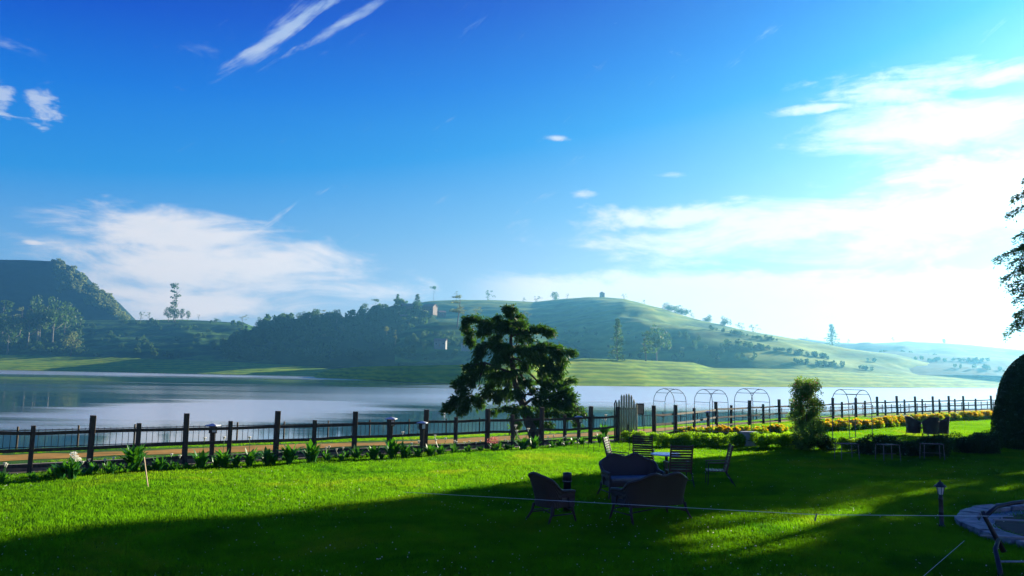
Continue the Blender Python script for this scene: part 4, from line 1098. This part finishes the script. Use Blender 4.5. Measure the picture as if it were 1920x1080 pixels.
FC = [Proto(lily_builder(22, .34, 0, 'white_petal', 21, 'filler_clump')), Proto(lily_builder(30, .26, 0, 'white_petal', 22, 'filler_clump')), Proto(lily_builder(16, .42, 0, 'white_petal', 23, 'filler_clump'))]
rf_ = random.Random(17)
for i in range(46):
    px = 60 + 1040 * i / 46 + rf_.uniform(-8, 8); y_ = float(np.interp(px, [0, 180, 355, 524, 669, 801, 916, 1108], [905, 891, 880, 870, 861, 855, 847, 835])) + rf_.uniform(-5, 3)
    FC[i % 3].place(G(px, y_), rf_.uniform(0, 6), rf_.uniform(.7, 1.25), 'small green clump without flowers filling the bed between the larger plants', 'plant', 'small filler clumps in the bed along the fence')
Proto(lily_builder(60, 1.0, 0, 'white_petal', 11, 'tall_leafy_plant')).place(G(250, 888), 0.3, 1.05, 'tallest dark leafy plant, standing right of the second big post', 'plant')
Proto(lily_builder(44, .62, 0, 'white_petal', 12, 'hydrangea_plant')).place(G(112, 901), 0, 1.0, 'broad dark plant left of the white flowered one', 'plant')
def hydrangea():
    o = Proto(lily_builder(34, .72, 0, 'white_petal', 13, 'flowering_plant')).place(G(134, 902), 0, 1.0, 'leafy plant topped with a cluster of white flowers at the left', 'plant')
    rng = np.random.default_rng(2)
    for c in ((.0, 0, .70), (.08, -.02, .62), (.13, 0, .56)):
        C = ball(rng, 90, c, (.09, .09, .06), .6); v, q = leaves(C, .035, .03, rng); link('flower_head', np_mesh('flower_head', v, q), 'white_petal', o)
hydrangea()
def redflower():
    o = Proto(lily_builder(26, .4, 0, 'white_petal', 14, 'red_flower_plant')).place(G(925, 847), 0, 1.0, 'plant with a burst of red and pink flowers below the cedar', 'plant')
    rng = np.random.default_rng(6); C = ball(rng, 170, (0, 0, .42), (.26, .2, .17), .2); v, q = leaves(C, .05, .04, rng); link('blossom', np_mesh('blossom', v, q), 'pink_petal', o)
redflower()

# ------------------------------------------------------------------ lamps, stakes, strings
def post_lamp_builder():
    r = empty('lantern_post', (0, 0, 0)); MB().box((0, 0, .45), (.12, .12, .92)).build('post', 'wood_fence', r, bevel=.008)
    MB().box((0, 0, 1.02), (.2, .2, .24)).build('lantern_box', 'wood_fence', r, bevel=.006)
    MB().box((0.0, -.105, 1.02), (.12, .02, .16)).build('pane', 'glass', r)
    MB().lathe([(.27, 1.14), (.25, 1.165), (.03, 1.215)], 4).build('cap', 'pale_cap', r); return r
PL = Proto(post_lamp_builder)
for px, yb, s, lab in [(396, 865, 1.0, 'lantern post with pale cap between the third and fourth big fence posts'), (731, 849, 1.08, 'tall dark lantern post with pale cap between the fifth and sixth big posts'),
                       (790, 851, .98, 'lantern post with blue white cap just left of the sixth big post'), (1085, 831, .98, 'lantern post with pale cap under the right branches of the cedar'), (1328, 808, .9, 'lantern post with pale cap behind the second arch')]:
    PL.place(G(px, yb), R(40), s, lab, 'lantern post', 'pale capped lantern posts by the fence')
def garden_lamp():
    p = G(1766, 989); r = empty('garden_lamp', p, 0.3, 'black bollard garden lamp with lantern head on the shaded lawn at the right', 'lamp')
    MB().lathe([(.07, 0), (.07, .04), (.045, .06), (.045, .30), (.05, .31), (.045, .32), (.045, .55), (.055, .57), (.04, .6), (.04, .66)], 12).build('post', 'dark_metal', r, True)
    g = MB().lathe([(.045, .67), (.075, .82)], 6).build('lantern_glass', 'glass', r)
    fr = MB()
    for k in range(6): a = k * math.pi / 3; fr.tube([(.048 * math.cos(a), .048 * math.sin(a), .66), (.079 * math.cos(a), .079 * math.sin(a), .825)], .006, 4)
    fr.build('lantern_frame', 'dark_metal', r)
    MB().lathe([(.125, .82), (.12, .835), (.06, .88), (.055, .90), (.015, .925), (.018, .945), (.004, .955)], 12).build('cap', 'dark_metal', r)
garden_lamp()
def bollard():
    p = P(1063, 958, 17.5); p = G(1063, 958); r = empty('round_bollard', p, 0, 'short dark round post standing behind the left wicker armchair', 'bollard')
    MB().lathe([(.085, -.05), (.085, .62), (.10, .63), (.10, .80), (.09, .83), (.02, .84)], 16).build('post', 'dark_metal', r, True)
    MB().lathe([(.105, .64), (.105, .66)], 16).build('collar', 'arch_metal', r)
bollard()
ST = Proto(lambda: MB().tube([(0, 0, -.05), (0.01, 0, .75)], .010, 5).build('garden_stake', 'wood_fence'))
for i, (px, yb, yt) in enumerate([(1083, 846, 803), (1094, 844, 820), (1103, 843, 819), (1113, 853, 822), (1124, 842, 818), (1138, 854, 822), (1180, 850, 812)]):
    g_ = G(px, yb); h = P(px, yt, g_.y).z; ST.place(g_, 0, (1, 1, h / .75), ['tallest thin stake', 'short thin stake next to the tallest', 'third thin stake from the left', 'thin stake standing nearer on the lawn', 'thin stake behind the bed clump', 'thin stake left of the slatted chairs', 'thin stake in front of the pole gate'][i] + ' at the end of the flower bed', 'stake', 'thin stakes on the lawn')
tag(MB().tube([G(278, 918) , P(270, 857, G(278, 918).y + .1)], .018, 6).build('leaning_cane', 'bamboo'), 'thin brown cane leaning beside the tallest leafy plant', 'cane')
def string(name, pts, label):
    q = []
    for i in range(len(pts) - 1):
        for k in range(10): t = k / 10; p = pts[i].lerp(pts[i + 1], t); q.append(p)
    q.append(pts[-1]); tag(MB().tube(q, .0032, 5).build(name, 'string'), label, 'string')
string('string', [G(745, 922, 0.02), P(1030, 938, 15.0), P(1530, 965, 11.2)], 'pale string stretched across the lawn in front of the wicker seats')
string('string', [P(1530, 965, 11.2), P(1900, 968, 9.6)], 'faint string running on from the knot past the garden lamp')
string('string', [G(1718, 1092, 0.05), G(1808, 1014, 0.16)], 'pale green string from the lawn to the stone rim at lower right')
tag(MB().tube([P(1528, 977, 11.2), P(1531, 963, 11.2)], .012, 5).build('string_peg', 'arch_metal'), 'small peg hanging at the knot of the long string', 'peg')

# ------------------------------------------------------------------ stone ringed pond with metal frame
def pond():
    root = empty('round_pond', (12.75, 16.0, 0), 0, 'round dark pond with pale stone rim in the lower right corner', 'pond')
    ns = 26; rg2 = random.Random(2); mb = MB()
    for k in range(ns):
        a0 = 2 * math.pi * k / ns + .012; a1 = 2 * math.pi * (k + 1) / ns - .012; ro = 3.55 + rg2.uniform(-.05, .05); ri = 3.12; h = .10 + rg2.uniform(0, .03); b = len(mb.v)
        for z in (-.05, h):
            for r, a in ((ri, a0), (ro, a0), (ro, (a0 + a1) / 2), (ro, a1), (ri, a1), (ri, (a0 + a1) / 2)): mb.v.append((r * math.cos(a), r * math.sin(a), z))
        mb.f += [tuple(b + i for i in range(6, 12)), tuple(b + i for i in (5, 4, 3, 2, 1, 0))]
        for i in range(6): j = (i + 1) % 6; mb.f.append((b + i, b + j, b + 6 + j, b + 6 + i))
    mb.build('stone_rim', 'stone', root, bevel=.012)
    MB().lathe([(3.08, .03), (2.84, .025), (2.80, -.0)], 48, (0, 0, 0), False).build('stone_shelf', 'stone', root)
    MB().lathe([(2.79, .018), (2.7, .02), (.01, .02)], 48).build('dark_liner', 'soil', root)
pond()
def frame():
    o = P(1872, 1010, 13.2); o.z = 0.03; root = empty('curved_garden_railing', o, 0, 'dark curved metal frame with pale cross rods standing in the round pond', 'frame')
    def q(px, py, d=0): return P(px, py, 13.2 + d) - o
    MB().tube([q(1882, 1034, .0), q(1866, 1005), q(1855, 985), q(1848, 972), q(1842, 958)], [.045, .04, .035, .035, .03], 8).build('post', 'dark_metal', root, True)
    MB().tube([q(1880, 1100, -.6), q(1874, 1065, -.5), q(1866, 1030, -.3), q(1872, 1012, -.1)], [.045, .04, .035, .03], 8).build('post', 'dark_metal', root, True)
    MB().tube([q(1848, 968), q(1868, 950, .2), q(1900, 943, .4), q(1960, 936, .6)], .035, 8).build('hoop', 'dark_metal', root, True)
    for (a, b) in (((1862, 974), (1940, 977)), ((1838, 1004), (1935, 1009)), ((1874, 1053), (1950, 1053))):
        MB().tube([q(*a, .1), q(*b, .1)], .017, 6).build('rod', 'grey_box', root)
frame()

# ------------------------------------------------------------------ wicker furniture
def wicker(name, W, Dp, Hb, hump, label, loc, rz, cat='wicker seat', group=None, cushion=True, sc_=1.0):
    root = empty(name, loc, rz, label, cat, group); root.scale = (sc_,) * 3
    # plan curve of the wrap-round back: s from left arm front round the back to right arm front; front is -y
    N = 72; rad = .22; pts = []
    hw, hd = W / 2, Dp / 2
    seg = [(-hw, -hd), (-hw, hd - rad)]
    for i in range(1, 7): a = math.pi - math.pi / 2 * i / 6; seg.append((-hw + rad + rad * math.cos(a), hd - rad + rad * math.sin(a)))
    for i in range(0, 7): a = math.pi / 2 - math.pi / 2 * i / 6; seg.append((hw - rad + rad * math.cos(a), hd - rad + rad * math.sin(a)))
    seg.append((hw, -hd))
    Ls = [0]
    for a, b in zip(seg, seg[1:]): Ls.append(Ls[-1] + math.hypot(b[0] - a[0], b[1] - a[1]))
    T = Ls[-1]
    def at(l):
        return np.interp(l, Ls, [p[0] for p in seg]), np.interp(l, Ls, [p[1] for p in seg])
    armL = Dp - .10
    rows_o, rows_i, top = [], [], []
    for i in range(N + 1):
        l = T * i / N; x, y = at(l); x2, y2 = at(min(T, l + .02)); x1, y1 = at(max(0, l - .02))
        t = Vector((x2 - x1, y2 - y1, 0)).normalized(); nrm = Vector((-t.y, t.x, 0))   # outward
        c = min(l, T - l) / armL   # 0 arm front, 1 start of back
        arm_h = .60 + .03 * math.sin(min(c, 1) * 3)
        u = (l - armL) / (T - 2 * armL)
        if c < 1: h = arm_h + max(0, (c - .55) / .45) ** 2 * (Hb * .80 - arm_h)
        else:
            uu = min(max(u, 0), 1)
            h = Hb * .80 + (Hb * .20) * (math.sin(uu * math.pi) ** .8) + hump * (-math.cos(uu * 4 * math.pi) * .5 + .0) * math.sin(uu * math.pi)
        zb = .30 if (c > .72 or c < .30) else h - .13
        fl = .05 + .16 * max(0, (h - .6) / .4)
        b0 = Vector((x, y, 0)); ro, ri = [], []
        for k in range(9):
            z = zb + (h - zb) * k / 8; f = fl * max(0, (z - .35) / .6) ** 1.3
            ro.append(b0 + nrm * f + Vector((0, 0, z))); ri.append(b0 + nrm * (f - .045) + Vector((0, 0, z)))
        rows_o.append(ro); rows_i.append(ri); top.append((ro[-1] + ri[-1]) / 2)
    mb = MB()
    for rows, flip in ((rows_o, 0), (rows_i, 1)):
        b = len(mb.v)
        for r in rows: mb.v += [tuple(p) for p in r]
        for i in range(N):
            for k in range(8):
                f = (b + i * 9 + k, b + (i + 1) * 9 + k, b + (i + 1) * 9 + k + 1, b + i * 9 + k + 1); mb.f.append(f if not flip else f[::-1])
    for e in (0, N):
        for k in range(8): mb.quad(rows_o[e][k], rows_o[e][k + 1], rows_i[e][k + 1], rows_i[e][k])
    for i in range(N): mb.quad(rows_o[i][0], rows_i[i][0], rows_i[i + 1][0], rows_o[i + 1][0])
    mb.build('woven_shell', 'wicker', root, True)
    MB().tube(top, .038, 8).build('rolled_rim', 'wicker', root, True)
    MB().box((0, -.02, .36), (W - .04, Dp - .08, .14)).build('seat', 'wicker', root, bevel=.03)
    if cushion: MB().box((0, -.05, .46), (W - .14, Dp - .18, .09)).build('cushion', 'cushion', root, bevel=.035)
    for sx in (-1, 1):
        for sy in (-1, 1):
            MB().tube([(sx * (hw - .04), sy * (hd - .05), .34), (sx * (hw - .02), sy * (hd - .01), .18), (sx * (hw + .03), sy * (hd + (.12 if sy > 0 else .02)), -.02)], [.034, .028, .022], 7).build('leg', 'wicker', root, True)
    st = MB()
    for sy in (-1, 1):
        st.tube([(-(hw - .02), sy * (hd - .02), .20), (0, sy * (hd - .02), .27), (hw - .02, sy * (hd - .02), .20)], .014, 5)
    for sx in (-1, 1): st.tube([(sx * (hw - .02), -(hd - .02), .16), (sx * (hw - .02), hd - .02, .16)], .014, 5)
    st.build('stretcher', 'wicker', root, True)
    return root
WG = 'wicker seats on the shaded lawn'
wicker('wicker_armchair', .66, .62, .98, .0, 'dark wicker armchair at the left of the group, its back to the camera', G(1036, 976), R(128), 'armchair', WG)
wicker('wicker_sofa', 1.46, .68, .98, .12, 'bluish wicker sofa with wavy back facing the camera behind the others', G(1185, 932), R(14), 'sofa', WG)
wicker('wicker_sofa', 1.48, .68, .98, .10, 'dark brown wicker sofa nearest the camera, seen from behind', G(1218, 972), R(208), 'sofa', WG)
# ---- slatted garden chairs and table
def slat_chair_builder():
    r = empty('slatted_chair', (0, 0, 0)); W = .58; tilt = R(14)
    fr = MB()
    def bp(x, t): return Vector((x, .24 + t * math.sin(tilt), .42 + t * math.cos(tilt)))
    for sx in (-1, 1): fr.beam(bp(sx * W / 2, -.04), bp(sx * W / 2, .74), .035, .05, (0, 1, 0))
    fr.build('back_frame', 'chair_wood', r)
    sl = MB()
    for i in range(10):
        t = .04 + i * .072; rot = Matrix.Rotation(-tilt, 3, 'X'); sl.box(bp(0, t), (W - .03, .018, .050), rot)
    sl.build('backrest', 'chair_wood', r)
    se = MB()
    for i in range(6): se.box((0, -.24 + i * .088, .42), (W, .066, .022))
    se.build('seat', 'chair_wood', r)
    for sx in (-1, 1):
        MB().beam((sx * (W / 2 + .02), -.26, .64), (sx * (W / 2 + .02), .30, .66), .05, .028).build('armrest', 'chair_wood', r)
        MB().tube([(sx * (W / 2 + .02), -.24, .63), (sx * (W / 2 + .02), -.26, 0)], .014, 6).build('leg', 'dark_metal', r)
        MB().tube([(sx * (W / 2 + .01), .22, .44), (sx * (W / 2 + .02), .50, 0)], .014, 6).build('leg', 'dark_metal', r)
    MB().tube([(-W / 2, .36, .21), (W / 2, .36, .21)], .011, 6).build('stretcher', 'dark_metal', r)
    return r
SC = Proto(slat_chair_builder)
SG = 'slatted wooden chairs round the white table'
for loc, rz, s, lab in [(Vector((3.30, 24.6, 0)), 70, 1.0, 'slatted wooden chair at the left of the white table seen from the side'), (Vector((4.22, 25.6, 0)), 168, 1.02, 'slatted wooden chair with upright back just left of the white table'),
                        (Vector((4.62, 22.3, 0)), 184, 1.02, 'slatted wooden chair in front of the white table hiding part of it'), (Vector((5.75, 22.6, 0)), 262, 1.0, 'slatted chair at the right of the table with thin metal legs showing')]:
    SC.place(loc, R(rz), s, lab, 'garden chair', SG)
def table():
    r = empty('white_table', (4.62, 23.9, 0), 0, 'small white topped garden table between the slatted chairs', 'table')
    MB().lathe([(.44, .69), (.46, .70), (.46, .72), (.44, .73)], 28).build('tabletop', 'table_top', r)
    MB().lathe([(.05, .03), (.045, .69)], 10).build('pedestal', 'chair_wood', r, True); MB().lathe([(.24, 0), (.22, .03), (.06, .05)], 16).build('base', 'chair_wood', r)
table()
# ---- far armchairs
def tub_builder():
    r = empty('tub_armchair', (0, 0, 0)); mb = MB(); N = 20; hw, hd = .33, .32
    rows = []
    for i in range(N + 1):
        a = math.pi * 1.28 * (i / N - .5) + math.pi / 2; c = abs(i / N - .5) * 2; h = .92 - .26 * (max(0, c - .35) / .65) ** .6
        p = Vector((math.cos(a) * hw, math.sin(a) * hd, 0)); n = p.normalized(); rows.append([p + Vector((0, 0, .12)), p + n * .06 + Vector((0, 0, h)), p - n * -.01 + n * .01 + Vector((0, 0, h)), p - n * .05 + Vector((0, 0, .12))])
    for a, b in zip(rows, rows[1:]):
        for k in range(4): mb.quad(a[k], b[k], b[(k + 1) % 4], a[(k + 1) % 4])
    mb.quad(*rows[0]); mb.quad(*rows[-1][::-1])
    mb.build('woven_shell', 'wicker', r); MB().box((0, -.03, .38), (.52, .5, .12)).build('seat', 'cushion', r, bevel=.02)
    for sx in (-1, 1):
        for sy in (-1, 1): MB().tube([(sx * .24, sy * .22, .3), (sx * .27, sy * .25, 0)], .018, 5).build('leg', 'dark_metal', r)
    return r
TB = Proto(tub_builder); TG = 'distant dark armchairs on the sunlit lawn'
c0 = G(1737, 817)
for dx, dy, rz, lab in [(-.62, .1, 100, 'distant armchair at the left of the three by the dark bush'), (.02, -.45, 182, 'middle distant armchair with its back to the camera'), (.85, .05, 250, 'distant armchair at the right of the three')]:
    TB.place(c0 + Vector((dx, dy, 0)), R(rz), 1.12, lab, 'armchair', TG)
r = empty('round_side_table', c0 + Vector((.25, .35, 0)), 0, 'small pale round table between the distant armchairs', 'table')
MB().lathe([(.36, .60), (.38, .62), (.36, .64)], 20).build('tabletop', 'table_top', r); MB().lathe([(.2, 0), (.03, .04), (.03, .6)], 12).build('pedestal', 'dark_metal', r)
# ---- thin metal tables in the shade
def mt_builder():
    r = empty('metal_garden_table', (0, 0, 0)); MB().box((0, 0, .70), (.9, .6, .02)).build('tabletop', 'wood_fence', r)
    for sx in (-1, 1):
        for sy in (-1, 1): MB().tube([(sx * .40, sy * .25, .69), (sx * .43, sy * .27, 0)], .016, 6).build('leg', 'arch_metal', r)
    MB().tube([(-.41, 0, .3), (.41, 0, .3)], .01, 5).build('stretcher', 'arch_metal', r); return r
MT = Proto(mt_builder)
for px, yb, rz, lab in [(1588, 862, 10, 'thin legged metal table in the shade at the foot of the right arch'), (1665, 864, 14, 'thin legged metal table in front of the dark round bush'), (1748, 862, -8, 'thin legged metal table in front of the distant armchairs')]:
    MT.place(G(px, yb), R(rz), .85, lab, 'table', 'thin metal tables in the shade')

# ------------------------------------------------------------------ small white specks (daisies) on the lawn
def daisies():
    rng = np.random.default_rng(12); C = []
    while len(C) < 2600:
        y = 10 + 34 * rng.random() ** 1.5; x = rng.uniform(-.66, .66) * y
        if y < yl(FENCE, x) - .6 and mn.noise(Vector((x * .3, y * .3, 0))) > rng.uniform(-.6, .4): C.append((x, y, .045 + rng.uniform(0, .025)))
    v, q = leaves(np.array(C), .022, .022, rng); tag(link('daisies', np_mesh('daisies', v, q), 'white_petal'), 'tiny pale daisies dotted over the lawn', 'flowers', kind='stuff')
daisies()

# ------------------------------------------------------------------ haze
def haze():
    m = bpy.data.materials.new('haze'); m.use_nodes = True; nt = m.node_tree; nt.nodes.clear()
    out = nt.nodes.new('ShaderNodeOutputMaterial'); v = nt.nodes.new('ShaderNodeVolumePrincipled')
    v.inputs['Color'].default_value = (0.15, 0.54, 0.90, 1); v.inputs['Density'].default_value = 0.00027; v.inputs['Anisotropy'].default_value = 0.64
    nt.links.new(v.outputs[0], out.inputs['Volume']); M['haze'] = m
    mb = MB().box((0, 900, 93), (4400, 2000, 195)); o = mb.build('haze', 'haze'); tag(o, 'thin bright morning haze over the lake and hills', 'haze', kind='stuff')
haze()
